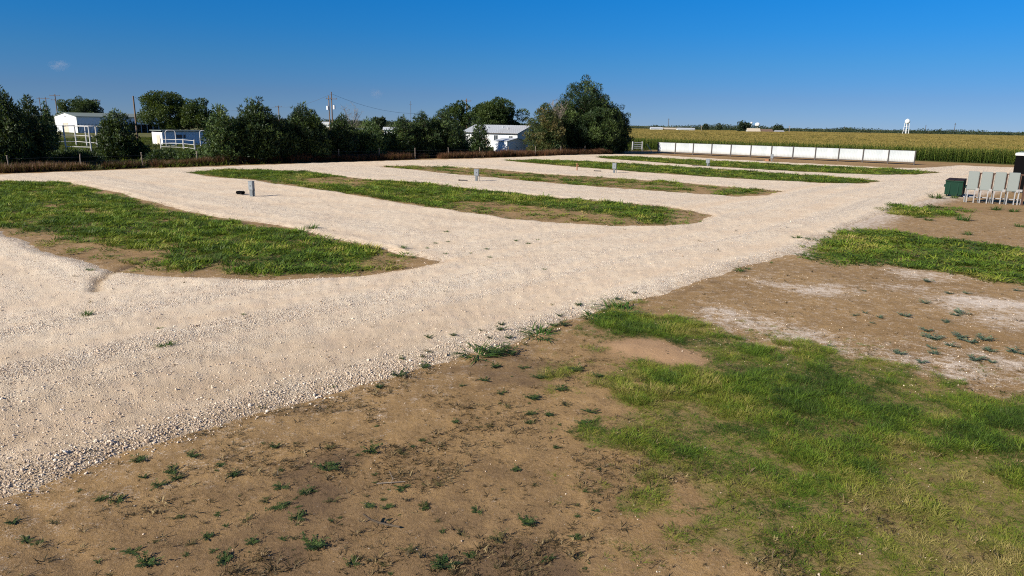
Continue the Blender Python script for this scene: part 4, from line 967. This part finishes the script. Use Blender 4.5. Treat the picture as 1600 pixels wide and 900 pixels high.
x = CA[0] + math.cos(cang)*(CL+.42); y = CA[1] + math.sin(cang)*(CL+.42)
t = empty("steel_post", (x, y, 0), cang, "rusty upright steel post at the right end of the cabinet row", "post")
MB().box(-.06, -.06, -.2, .06, .06, 2.25).build("post", M['rust'], t); MB().box(-.3, -.04, 2.15, .1, .04, 2.24).build("arm", M['rust'], t)
MB().box(-.45, -.1, .96, -.1, 0, 1.14).build("junction_box", M['leg'], t); MB().box(-.32, -.08, -.15, -.24, -.02, .96).build("leg", M['leg'], t)

DQ = (35.8, 57.93); dw = 1.25
t = empty("dumpster", (DQ[0], DQ[1], float(surf_z(*DQ))), math.atan2(E1[1], E1[0]), "green steel dumpster with dark lids left of the meter cabinets", "dumpster")
dd = 1.3
MB().add([(0,.0,.12),(dw,.0,.12),(dw,dd,.12),(0,dd,.12),(-.0,-.12,1.28),(dw,-.12,1.28),(dw,dd,1.38),(0,dd,1.38)], [(3,2,1,0),(4,5,6,7),(0,1,5,4),(1,2,6,5),(2,3,7,6),(3,0,4,7)]).build("body", M['green'], t, bevel=.015)
MB().box(-.03, -.17, 1.2, dw+.03, -.125, 1.28).build("rim", M['green'], t)
for x in (.0, dw/2+.01): MB().add([(x,-.18,1.285),(x+dw/2-.02,-.18,1.285),(x+dw/2-.02,dd+.05,1.385),(x,dd+.05,1.385),(x,-.18,1.325),(x+dw/2-.02,-.18,1.325),(x+dw/2-.02,dd+.05,1.43),(x,dd+.05,1.43)], [(3,2,1,0),(4,5,6,7),(0,1,5,4),(1,2,6,5),(2,3,7,6),(3,0,4,7)]).build("lid", M['lid'], t)
for x in (-.14, dw+.005): MB().box(x, .25, .72, x+.13, .95, .92).build("fork_pocket", M['green'], t)
MB().box(dw+.003, .0, .3, dw+.035, .07, 1.25).build("rib", M['lid'], t); MB().box(dw+.003, .6, .3, dw+.035, .67, 1.25).build("rib", M['lid'], t)
for x in (.5*dw-.3, .5*dw+.3): MB().box(x-.04, -.1, .2, x+.04, -.0, 1.18).build("rib", M['green'], t)
for x in (.15, dw-.15):
    for y in (.2, dd-.2): MB().tube((x-.04, y, .07), (x+.04, y, .07), .09, n=12).build("wheel", M['rubber'], t)

TQ = (44.62, 62.76)
t = empty("black_trailer", (TQ[0], TQ[1], 0), math.atan2(E1[1], E1[0]), "tall black box trailer with white roof edge cut off by the right frame edge", "trailer")
TL, TD, TT = 7.5, 2.5, 3.45
body = MB().box(0, 0, .25, TL, TD, 3.25).build("body", M['black'], t, bevel=.03)
for i in range(1, 15): MB().box(i*.5-.02, -.012, .3, i*.5+.02, -.002, 3.1).build("seam", M['black'], body)
MB().box(-.06, -.06, 3.25, TL+.06, TD+.06, 3.5).build("roof_edge", M['whitew'], t, bevel=.08)
MB().box(.1, .1, 3.5, TL-.1, TD-.1, 3.56).build("roof", M['roofg'], t)
MB().box(.1, .05, .12, TL-.1, .2, .248).build("skirt", M['black'], t)
for x in (3.2, 4.2): 
    for y in (.08, TD-.3): MB().tube((x, y, .36), (x, y+.22, .36), .36, n=18).build("wheel", M['rubber'], t)

# ------------------------------------------------------------------ buildings
def ribwall(mb, x0, x1, y, z0, z1, n, out=-1, d=.04):
    for i in range(n):
        x = x0 + (x1-x0)*(i+.5)/n; mb.box(x-.05, min(y, y+out*d), z0, x+.05, max(y, y+out*d), z1)
def window(t, x, z, w, h, y=0, out=-1, name="window"):
    f = MB(); a, b = (y+out*.06, y-out*.0) if out < 0 else (y, y+.06)
    f.box(x, a, z, x+.07, b, z+h).box(x+w-.07, a, z, x+w, b, z+h).box(x+.07, a, z, x+w-.07, b, z+.07).box(x+.07, a, z+h-.07, x+w-.07, b, z+h).box(x+w/2-.025, a+.01, z+.07, x+w/2+.025, b-.003, z+h-.07)
    o = f.build(name, M['trim'], t); MB().box(x+.07, y+out*.02, z+.07, x+w-.07, y+out*.004, z+h-.07).build("pane", M['glass'], o); return o
# local frame of each building: x runs along the site direction E1 (to the right, nearer), y along E2 (away)
GA = math.atan2(E1[1], E1[0])
def gable_x(t, L, Wd, ev, rg, wall, roof, over=.35, name_r="roof"):
    """walls and roof with the ridge along local x"""
    MB().prism([(0, 0), (Wd, 0), (Wd, ev), (Wd/2, rg), (0, ev)], 0, 0, L).build("wall", wall, t)
    s_ = (rg-ev)/(Wd/2); th = .12
    return MB().prism([(-over, ev-over*s_+.02), (Wd/2, rg+.02), (Wd+over, ev-over*s_+.02), (Wd+over, ev-over*s_+th), (Wd/2, rg+th+.02), (-over, ev-over*s_+th)], 0, -over, L+over).build(name_r, roof, t)
def gable_y(t, L, Wd, ev, rg, wall, roof, over=.3):
    """ridge along local y: gable faces -y; building occupies x 0..Wd, y 0..L"""
    MB().prism([(0, 0), (Wd, 0), (Wd, ev), (Wd/2, rg), (0, ev)], 1, 0, L).build("wall", wall, t)
    s_ = (rg-ev)/(Wd/2); th = .1
    return MB().prism([(-over, ev-over*s_+.02), (Wd/2, rg+.02), (Wd+over, ev-over*s_+.02), (Wd+over, ev-over*s_+th), (Wd/2, rg+th+.02), (-over, ev-over*s_+th)], 1, -over, L+over).build("roof", roof, t)

# long white barn: gable to the left front, long open side to the right front
BQ = (-143.69, 232.86); bw = 21.38; bl = 28.83
print("barn", bw, bl)
t = empty("barn", (BQ[0]-E1[0]*bw, BQ[1]-E1[1]*bw, 0), GA, "long white metal barn with grey green roof behind the left pines", "barn")
ev, rg = 5.15, 6.35
mb = MB().prism([(0, 0), (bw, 0), (bw, ev), (bw/2, rg), (0, ev)], 1, 0, .2).prism([(0, 0), (bw, 0), (bw, ev), (bw/2, rg), (0, ev)], 1, bl-.2, bl).box(.003, .2, 0, .2, bl-.2, ev)
mb.build("wall", M['whitew'], t)
mb = MB().box(bw-.15, .2, 2.9, bw-.003, bl-.2, ev-.05)
for i in range(60):
    y = .4 + i*(bl-.8)/60; mb.box(bw-.003, y, 2.9, bw+.04, y+.12, ev-.08)
mb.build("siding", M['shed'], t)
mb = MB()
for i in range(26):
    y = .5 + i*.42; mb.box(bw-.1, y, 0, bw-.02, y+.30, 2.89)
mb.build("lower_siding", M['shed'], t)
for i in range(9):
    y = 12 + i*(bl-13)/8.0; MB().box(bw-.2, y, 0, bw-.0, y+.2, 2.89).build("post", M['trim'], t)
s_ = (rg-ev)/(bw/2)
MB().prism([(-.3, ev-.3*s_+.03), (bw/2, rg+.03), (bw+.3, ev-.3*s_+.03), (bw+.3, ev-.3*s_+.16), (bw/2, rg+.16), (-.3, ev-.3*s_+.16)], 1, -.3, bl+.3).build("roof", M['roofg'], t)
dr = MB().box(bw*.40, -.06, .0, bw*.60, -.004, 3.0).build("door", M['door'], t); MB().box(bw*.38, -.09, .0, bw*.40, -.004, 3.15).box(bw*.40, -.09, 3.0, bw*.61, -.004, 3.15).build("frame", M['trim'], dr)
MB().box(bw*.46, -.08, 5.0, bw*.54, -.004, 5.4).build("vent", M['trim'], t)

# low pale stable with white pipe panels
SQ = (-67.73, 135.9); sw_ = 4.64; sl = 8.69
print("stable", sw_, sl)
t = empty("stable", (SQ[0]-E1[0]*sw_, SQ[1]-E1[1]*sw_, 0), GA, "low pale blue stable with thin dark flat roof among white pipe panels", "stable")
MB().box(0, 0, 0, sw_, .15, 2.55).box(0, sl-.15, 0, sw_, sl, 2.8).box(.003, .15, 0, .15, sl-.15, 2.7).build("wall", M['whitew'], t)
MB().box(sw_-.15, .152, 0, sw_-.003, sl-.152, 2.75).build("front_wall", M['shed'], t)
mb = MB()
for i in range(40): y = .3 + i*(sl-.5)/40; mb.box(sw_-.003, y, .05, sw_+.03, y+.07, 2.7)
mb.build("siding_rib", M['shed'], t)
for (a, b) in ((sl*.30, sl*.44), (sl*.46, sl*.52)): 
    w_o = MB().box(sw_+.032, a, 1.45, sw_+.06, b, 2.15).build("window", M['trim'], t); MB().box(sw_+.062, a+.1, 1.53, sw_+.075, b-.1, 2.07).build("pane", M['glass'], w_o)
MB().box(sw_*.45, -.05, 0, sw_*.75, -.004, 2.0).build("door", M['door'], t)
MB().box(-.3, -.3, 2.82, sw_+.4, sl+.3, 2.95).build("roof", M['roofg'], t)

# house
HQ = (-11.18, 154.75); hl = 15.54
print("house", HQ, hl)
t = empty("house", (HQ[0], HQ[1], 0), GA, "white house with white metal roof behind the small pine", "house")
hw = 8.0; ev = 3.36; rg = ev + 1.45
r_ = gable_x(t, hl, hw, ev, rg, M['whitew'], M['roofw'])
for (x, y) in ((5.5, 2.0), (9.2, 2.6), (11.5, 1.6)): MB().tube((x, y, ev+.2), (x, y, ev + y*(rg-ev)/(hw/2)+.55), .11).build("vent", M['roofw'], r_)
mb = MB(); 
for i in range(32): x = i*hl/31; mb.add([(x-.02,-.33,ev+.012),(x+.02,-.33,ev+.012),(x+.02,hw/2,rg+.15),(x-.02,hw/2,rg+.15),(x,-.33,ev+.06),(x,hw/2,rg+.19)], [(0,1,4),(3,5,2),(0,4,5,3),(1,2,5,4)])
mb.build("seam", M['roofw'], r_)
MB().box(-.3, -.40, ev-.2, hl+.3, -.352, ev-.02).build("gutter", M['steel'], t)
window(t, hl*.58, 1.6, 1.2, 1.3); window(t, hl*.25, 1.6, 1.1, 1.2); window(t, hl*.85, 1.6, 1.1, 1.2)
d_ = MB().box(hl*.40, -.05, .1, hl*.40+.95, -.004, 2.2).build("door", M['door'], t)

# small pale shed
GQ = (-1.33, 127.09); gw = 3.95; gl = 5.4
print("shed", gw, gl)
gw = min(gw, 3.2)
t = empty("garden_shed", (GQ[0], GQ[1], 0), GA + PI/2, "small pale gabled shed with double doors in front of the house", "shed")
# local x along E2 (the gable front), local y along -E1 (depth): the gable faces +E1 so build it facing -y and turn
rf = gable_y(t, gw, gl, 2.15, 2.62, M['shed'], M['roofw'], .15)
for x in (gl*.14, gl*.50): 
    d_ = MB().box(x, -.045, .08, x+gl*.35, -.004, 1.9).build("door", M['shed'], t); MB().box(x+gl*.31 if x < gl*.3 else x+gl*.02, -.07, .9, x+gl*.33 if x < gl*.3 else x+gl*.04, -.046, 1.1).build("handle", M['steel'], d_)
MB().box(0, -.03, 0, .09, -.004, 2.1).box(gl-.09, -.03, 0, gl, -.004, 2.1).build("corner_trim", M['whitew'], t)
mb = MB()
for i in range(12): mb.box(-.02, .15+i*(gw-.3)/12, .05, -.002, .21+i*(gw-.3)/12, 2.08)
mb.build("siding_rib", M['shed'], t)

# pens: white pipe corral left, pipe panels at the stable
t0 = (-64.96, 101.95)
t = empty("pipe_corral", (t0[0], t0[1], 0), 0, "tall white pipe corral frame between the left pines, in front of the barn", "corral")
rel = lambda q: (q[0]-t0[0], q[1]-t0[1])
fr = [rel(q) for q in [(-64.96, 101.95), (-60.94, 101.35)]]; bk = [rel(q) for q in [(-81.35, 125.06), (-78.59, 126.48), (-74.76, 123.27), (-71.12, 120.21), (-68.28, 118.49)]]
for q in fr: MB().tube((q[0], q[1], -.1), (q[0], q[1], 3.95), .11).build("post", M['pipe'], t)
for q in bk: MB().tube((q[0], q[1], -.1), (q[0], q[1], 3.75), .12).build("post", M['pipe'], t)
for z in (.9, 2.0, 3.7): MB().path([(q[0], q[1], z) for q in bk], .05).build("rail", M['pipe'], t)
MB().path([(fr[0][0], fr[0][1], 3.9), (fr[1][0], fr[1][1], 3.9)], .06).build("rail", M['pipe'], t)
MB().path([(fr[0][0], fr[0][1], 1.0), (fr[1][0], fr[1][1], 1.0)], .05).build("rail", M['pipe'], t)
for a, b in ((fr[0], bk[1]), (fr[1], bk[3])): MB().path([(a[0], a[1], 3.85), (b[0], b[1], 3.7)], .06).build("brace", M['pipe'], t)
def pipe_panel(a, b, h, rails, label, arch=False):
    t = empty("pen_gate", (a[0], a[1], 0), math.atan2(b[1]-a[1], b[0]-a[0]), label, "corral panel", "white pipe panels in front of the stable"); L = math.dist(a, b); r_ = .085
    for x in (0, L): MB().tube((x, 0, -.1), (x, 0, h-(.35 if arch else 0)), r_).build("post", M['pipe'], t)
    if arch: MB().path([(0, 0, h-.37), (.12, 0, h-.1), (.4, 0, h), (L-.4, 0, h), (L-.12, 0, h-.1), (L, 0, h-.37)], r_).build("arch", M['pipe'], t)
    for z in rails: MB().tube((r_, 0, z), (L-r_, 0, z), .04).build("rail", M['pipe'], t)
pipe_panel((-62.9, 127.42), (-61.44, 128.14), 3.1, (.4, .9, 1.4), "arched white pipe gate at the left end of the stable front", True)
pipe_panel((-57.8, 129.91), (-56.33, 130.63), 3.1, (.4, .9, 1.4), "arched white pipe gate at the right end of the stable front", True)
pipe_panel((-59.88, 119.37), (-55.61, 118.38), 1.9, (.5, 1.1, 1.75), "low white pipe panel between the left arched gate and the middle post")
pipe_panel((-55.52, 118.42), (-51.97, 114.47), 1.9, (.5, 1.1, 1.75), "low white pipe panel in the middle of the stable front")
pipe_panel((-51.89, 114.51), (-53.51, 123.77), 1.9, (.5, 1.1, 1.75), "low white pipe panel in front of the right arched gate")

# ------------------------------------------------------------------ poles, wires, mast
def pole(top, arms, label, r=.15, tf=(), rz=0.6, double=False):
    h = top[2]; t = empty("utility_pole", (top[0], top[1], 0), rz, label, "utility pole", "wooden utility poles")
    MB().tube((0, 0, -.2), (0, 0, h), r*1.15, r*.8).build("pole", M['pole'], t)
    if double: MB().tube((-.75, 0, -.2), (-.75, 0, h*.92), r, r*.75).build("pole", M['pole'], t)
    for (dz, L) in arms:
        a = MB().box(-L/2, -r-.1, h-dz-.08, L/2, -r*.8-.0, h-dz+.08).build("crossarm", M['pole'], t)
        for x in (-L/2+.12, L/2-.12, -.3): MB().tube((x, -r, h-dz+.08), (x, -r, h-dz+.32), .06).build("insulator", M['wire'], a)
    for (x, dz) in tf: 
        c = MB().tube((x, 0, h-dz-.55), (x, 0, h-dz+.5), .32, .32, n=12).build("transformer", M['shed'], t)
        MB().tube((x, 0, h-dz+.5), (x, 0, h-dz+.75), .07, .05).build("bushing", M['wire'], c)
    return t
pole((-50.92, 198.58, 13.01), [(1.9, 3.0)], "double wooden pole with crossarm and two pale transformers above the pines", .17, ((-1.15, 4.3), (.65, 4.1)), 0.1, True)
pole((-89.44, 167.63, 10.12), [], "leaning plain pole rising behind the long white barn", .2, (), 0.3)
pole((-14.54, 214.51, 12.34), [(.7, 2.8)], "pole with one crossarm and one pale transformer left of the house", .17, ((.5, 2.6),), 0.1)
pole((23.72, 198.59, 13.1), [(.8, 2.4)], "pole with crossarm half hidden behind the tallest pine", .2, (), 0.2)
pole((-178.47, 277.58, 13.51), [(.6, 3.6), (2.2, 3.0)], "pole with two crossarms above the left edge pines", .2, (), 0.2)
pole((-230.51, 351.09, 14.1), [(.6, 3.4)], "farther thin pole left of the pole with two crossarms", .2, (), 0.2)
pole((-265.94, 399.6, 15.25), [(.6, 2.6)], "thinnest distant pole above the left edge pines", .2, (), 0.2)
pole((-182.02, 310.59, 12.63), [(.5, 3.6)], "pole with single crossarm right of the trees behind the barn", .2, (), 0.2)
pole((-94.33, 284.78, 10.73), [(.5, 2.6)], "small distant pole just above the bulky pines", .2, (), 0.2)
p = (-37.57, 257.27, 12.53); t = empty("radio_mast", (p[0], p[1], 0), 0, "thin grey mast standing alone above the pines in the middle", "mast")
MB().tube((0, 0, -.2), (0, 0, p[2]), .11, .05).build("mast", M['wire'], t); MB().tube((-.5, 0, p[2]-1.2), (.5, 0, p[2]-1.2), .04).build("antenna", M['wire'], t)
def wire(a, b, sag, label):
    a = Vector(a); b = Vector(b); pts = [a.lerp(b, i/16.0) - Vector((0, 0, sag*4*(i/16.0)*(1-i/16.0))) for i in range(17)]
    o = MB().path([q - a for q in pts], .028, 4).build("power_line", M['wire'], None, a); tag(o, label, "wire", "overhead power lines")
wire((-51.03, 198.55, 12.41), (-94.36, 284.78, 10.23), 1.2, "power line from the double pole down to the small distant pole")
wire((-50.7, 198.63, 12.42), (-32.16, 247.92, 8.25), 1.6, "power line from the double pole down to the right over the pines")
wire((-89.11, 167.81, 9.84), (-87.47, 179.86, 8.59), .8, "power line from the leaning plain pole to the round broadleaf trees")
wire((-94.36, 284.78, 10.23), (-138.4, 299.58, 8.3), .8, "faint power line running left from the small distant pole")

# ------------------------------------------------------------------ cornfield
def corn_plant(seed, n=9, h=1.0):
    r = np.random.default_rng(seed); V = []; Q = []; T = []; tone = []
    def strip(p0, az, L, up, w, t0, t1):
        b = len(V); dx, dy = math.cos(az), math.sin(az)
        for kk, (f, dz) in enumerate(((0, 0), (.45, up*.45*L), (1.0, up*.15*L - .25*L))):
            ww = w*(1, 1, .15)[kk]; x, y, z = p0[0]+dx*L*f, p0[1]+dy*L*f, p0[2]+dz
            V.extend([(x+dy*ww/2, y-dx*ww/2, z), (x-dy*ww/2, y+dx*ww/2, z)]); tone.extend([t0+(t1-t0)*f]*2)
        Q.append((b, b+1, b+3, b+2)); Q.append((b+2, b+3, b+5, b+4))
    hh = 2.45*h*r.uniform(.92, 1.06)
    strip((0, 0, 0), r.uniform(0, 6), .01, 0, .05, .1, .3)
    b = len(V); V.extend([(-.025, 0, 0), (.025, 0, 0), (.012, 0, hh), (-.012, 0, hh)]); tone.extend([.2, .2, .6, .6]); Q.append((b, b+1, b+2, b+3))
    b = len(V); V.extend([(0, -.025, 0), (0, .025, 0), (0, .012, hh), (0, -.012, hh)]); tone.extend([.2, .2, .6, .6]); Q.append((b, b+1, b+2, b+3))
    az = r.uniform(0, 6.28)
    for i in range(n):
        z = hh*(.14 + .78*i/n); f = z/hh
        strip((0, 0, z), az + PI*i + r.normal(0, .5), r.uniform(.55, .85)*(1-.25*f), r.uniform(.7, 1.2), .10, .05+.38*f+r.uniform(-.05, .08), .12+.45*f)
    for i in range(6):
        a = r.uniform(0, 6.28); l = r.uniform(.22, .36); b = len(V)
        V.extend([(-.02, 0, hh-.08), (.02, 0, hh-.08), (math.cos(a)*l*.5, math.sin(a)*l*.5, hh-.08+l)]); T.append((b, b+1, b+2)); tone.extend([.8, .8, 1.0])
    return V, Q, T, tone
CORN = []
for i in range(5):
    V, Q, T, tn = corn_plant(300+i); CORN.append(source("corn_plant", V, [Q, T], M['corn'], {'tone': ('FLOAT', np.clip(np.array(tn) + (-.12, .1, 0, -.05, .16)[i], 0, 1))}))
CLUMP = []
for i in range(4):
    Va, Qa, Ta, ta = [], [], [], []; r = np.random.default_rng(330+i)
    for j in range(9):
        V, Q, T, tn = corn_plant(350+i*20+j, 6); b = len(Va); ox, oy = r.uniform(-.9, .9, 2)
        Va += [(v[0]*1.3+ox, v[1]*1.3+oy, v[2]) for v in V]; Qa += [tuple(q+b for q in f) for f in Q]; Ta += [tuple(q+b for q in f) for f in T]; ta += tn
    CLUMP.append(source("corn_clump", Va, [Qa, Ta], M['corn'], {'tone': ('FLOAT', ta)}))
W0 = 143.0
vv = np.arange(-120, 60, .32); ww = np.arange(W0, W0+42, .85)
Vg, Wg = np.meshgrid(vv, ww); Vg = (Vg + rng.uniform(-.1, .1, Vg.shape)).ravel(); Wg = (Wg + rng.normal(0, .07, Wg.shape)).ravel()
x = Vg*E1[0] + Wg*E2[0]; y = Vg*E1[1] + Wg*E2[1]
az = np.degrees(np.arctan2(x, y)); g = (az > 7.5) & (az < 41); x, y = x[g], y[g]; print("corn", len(x))
hs_ = .94 + .16*fbm(x*.08, y*.08, 97, 2)
scatter("cornfield", np.stack([x, y, np.zeros_like(x)], -1), hs_*rng.uniform(.93, 1.07, len(x)), np.zeros(len(x)), CORN, "nearest rows of the tall green cornfield with golden tassels behind the white fence", "corn", tilt=.05)
n = 60000
r = np.sqrt(rng.uniform(165.**2, 640.**2, n)); th = rng.uniform(R(-25), R(41), n); x = r*np.sin(th); y = r*np.cos(th); v, w = ER(x, y)
g = (w > W0+41) & (th > R(5.5)); x, y = x[g], y[g]; print("clumps", len(x))
scatter("cornfield", np.stack([x, y, np.zeros_like(x)], -1), .96 + .12*fbm(x*.03, y*.03, 99, 3), np.zeros(len(x)), CLUMP, "golden topped far part of the cornfield reaching to the distant wood", "corn", tilt=.03)

# ------------------------------------------------------------------ distant wood, single far trees, farm, towers
def far_clumps(xs, ys, hs, ws, seed):
    r = np.random.default_rng(seed); cl = []
    for x, y, h, w in zip(xs, ys, hs, ws):
        for i in range(7):
            u_ = r.uniform(.05, .9); cl.append(((x + r.normal(0, w*.25), y + r.normal(0, w*.25), h*u_), (w*.3, w*.3, h*.2), r.uniform(.1, .8)))
    return cl
n = 1500; th = rng.uniform(R(-42), R(42), n); r = rng.uniform(690, 980, n)
dens = fbm(np.degrees(th)*.35, th*0, 103, 3); g = dens > .2; th, r, dens = th[g], r[g], dens[g]
hs2 = (5.5 + 6.5*(dens-.3) + rng.uniform(0, 2.6, len(th)))*np.where(th < R(9), .6, .66)
mesh = foliage("distant_wood", far_clumps(r*np.sin(th), r*np.cos(th), hs2, rng.uniform(8, 14, len(th)), 5), 1.1, M['far'], 6, 2.8, .1, False, 1.4)
tag(link("distant_wood", mesh), "dark band of distant trees along the horizon", "wood", kind='stuff')
for (x, y, h, w), lab in [((159.44, 494.95, 9.2, 9.62), "biggest dark tree on the horizon, left of the pale farm roof"), ((165.7, 576.67, 8.26, 5.0), "small round tree on the horizon, right of two"), ((158.19, 589.13, 7.89, 5.64), "small round tree on the horizon, left of two"), ((194.39, 525.18, 7.56, 8.29), "low tree on the horizon right of the brown farm roof"), ((-61.87, 324.15, 7.71, 6.72), "dark tree far behind the loose yellowish tree"),]:
    tree("far_tree", x, y, h, w, int(x*3+y) & 0xffff, M['far'], lab, 'round', group="single trees on the horizon", leaf=.9, dens=1.2)

def far_building(q, rz, L, Wd, ev, rg, wall, roof, name, label, cat="building"):
    t = empty(name, (q[0], q[1], 0), rz, label, cat, "far buildings"); gable_x(t, L, Wd, ev, rg, wall, roof, .3)
    for i in range(3): 
        o = MB().box(L*(.2+.28*i), -.06, 1.0, L*(.2+.28*i)+1.2, -.004, 2.2).build("window", M['trim'], t); MB().box(L*(.2+.28*i)+.12, -.075, 1.1, L*(.2+.28*i)+1.08, -.062, 2.1).build("pane", M['glass'], o)
    return t
far_building((105.4, 549.99), -.05, 9, 6, 3.3, 4.3, M['whitew'], M['roofw'], "far_house", "small white building on the horizon, leftmost beyond the corn")
far_building((115.93, 552.98), -.05, 11, 7, 3.0, 4.0, M['tan'], M['tan'], "far_house", "tan low building on the horizon between two white ones")
far_building((125.23, 545.82), -.05, 13, 6, 3.3, 4.1, M['whitew'], M['roofw'], "far_house", "long white building on the horizon beyond the corn")
far_building((157.65, 479.76), -.15, 8, 8, 2.6, 4.7, M['whitew'], M['tan'], "far_barn", "farm building with pale cream gable roof below the white dome tank", "barn")
far_building((165.2, 480.39), -.15, 9, 8, 2.6, 4.3, M['tan'], M['brown'], "far_barn", "brown roofed farm building on the horizon", "barn")
far_building((179.35, 488.09), -.1, 5.5, 5, 2.9, 3.6, M['trim'], M['trim'], "far_house", "small grey building on the horizon right of the brown roof")
far_building((-157.13, 579.06), -.1, 6, 4, 3.3, 4.1, M['whitew'], M['roofw'], "far_house", "small white building seen left below the double pole")
far_building((-38.13, 170.8), .1, 3.6, 2.4, 3.0, 3.5, M['whitew'], M['roofw'], "far_shed", "white shed glimpsed through the loose yellowish tree", "shed")
far_building((-32.61, 177.02), .1, 3.0, 2.4, 3.3, 3.8, M['whitew'], M['roofw'], "far_shed", "white shed roof glimpsed over the very low bush", "shed")

def dome_tank(top, rad, label):
    t = empty("dome_tank", (top[0], top[1], 0), 0, label, "tank"); h = top[2]
    MB().lathe([(rad*.75, h-rad*1.5), (rad, h-rad*1.2), (rad, h-rad*.7), (rad*.8, h-rad*.25), (rad*.35, h)], 20).build("tank", M['whitew'], t, smooth=True)
    MB().tube((0, 0, 0), (0, 0, h-rad*1.5), rad*.22, n=12).build("column", M['whitew'], t)
dome_tank((290.55, 851.81, 11.16), 2.9, "white dome topped water tank above the farm roofs")
dome_tank((410.16, 1233.6, 14.7), 1.9, "narrow pale tank left of the white dome tank")
wtop = (318.34, 578.15, 14.02)
t = empty("water_tower", (wtop[0], wtop[1], 0), 0, "white water tower on thin legs on the right horizon", "water tower"); h = wtop[2]
MB().lathe([(.3, h-4.1), (1.1, h-3.6), (1.85, h-2.75), (1.9, h-1.6), (1.4, h-.5), (.2, h)], 24).build("tank", M['whitew'], t, smooth=True)
for i in range(5):
    a = 2*PI*i/5 + .3; MB().tube((math.cos(a)*2.5, math.sin(a)*2.5, -.2), (math.cos(a)*1.65, math.sin(a)*1.65, h-3.0), .2, .18).build("leg", M['whitew'], t)
MB().tube((0, 0, 0), (0, 0, h-4.0), .5, n=12).build("riser", M['whitew'], t)
MB().tube((0, 0, h), (0, 0, h+.6), .13).build("finial", M['whitew'], t)
for z in (h*.33, h*.58):
    rr = 2.5 - .85*z/(h-3); MB().path([(math.cos(a)*rr, math.sin(a)*rr, z) for a in np.linspace(.3, .3+2*PI, 6)], .11).build("brace", M['whitew'], t)
for q, lab in [((473.2, 765.56, 13.68), "tall thin dark mast on the horizon right of the water tower"), ((549.98, 952.64, 12.6), "faint thin mast on the horizon just right of the water tower"), ((189.97, 879.72, 14.56), "faint thin mast above the distant wood left of the farm"), ((336.53, 725.78, 8.25), "short thin mast on the horizon left of the water tower")]:
    t = empty("radio_mast", (q[0], q[1], 0), 0, lab, "mast", "masts on the horizon"); MB().tube((0, 0, 0), (0, 0, q[2]), .38, .28).build("mast", M['wire'], t); MB().tube((-1, 0, q[2]-1.5), (1, 0, q[2]-1.5), .15).build("antenna", M['wire'], t)
for q, lab in [((132.21, 502.91, 6.14), "pale short pole at the far edge of the corn, left"), ((187.46, 485.04, 6.66), "pale short pole at the far edge of the corn, right of the farm")]:
    t = empty("utility_pole", (q[0], q[1], 0), 0, lab, "utility pole", "poles at the far edge of the corn"); MB().tube((0, 0, 0), (0, 0, q[2]), .2, .15).build("pole", M['postw'], t); MB().box(-.9, -.1, q[2]-.6, .9, .1, q[2]-.4).build("crossarm", M['postw'], t)
def cloud(p, sx_, sz_, seed, label):
    import bmesh
    bm = bmesh.new(); bmesh.ops.create_icosphere(bm, subdivisions=3, radius=1.0)
    me_ = bpy.data.meshes.new("cloud"); bm.to_mesh(me_); bm.free(); me_.materials.append(M['cloud'])
    o = link("cloud", me_, None, p); o.scale = (sx_, sx_*.7, sz_); o.rotation_euler = (0, .25*seed - .3, 0)
    tag(o, label, "cloud", "small faint clouds low in the sky")
mc, t_, o_ = new_mat("thin_cloud"); k = NT(t_); ob = k.obj()
ln = k.n("ShaderNodeVectorMath", operation='LENGTH'); k.l(ob, ln.inputs[0])
vp = t_.nodes.new("ShaderNodeVolumePrincipled"); vp.inputs['Color'].default_value = (.95, .92, .92, 1); vp.inputs['Anisotropy'].default_value = .3
k.l(k.math('MULTIPLY', k.math('MULTIPLY', k.rng(ln.outputs['Value'], 1.0, .2), k.rng(k.noise(ob, 1.8, 5, .65), .42, .68)), .011), vp.inputs['Density'])
t_.links.new(vp.outputs[0], o_.inputs['Volume']); M['cloud'] = mc
cloud((-2136.8, 3381.43, 235.78), 58, 30, 1, "small faint cloud puff high above the left edge pines")
cloud((-855.27, 4417.98, 171.75), 48, 36, 2, "small faint cloud puff right of the pole with two transformers")
print("objects", len(bpy.data.objects))
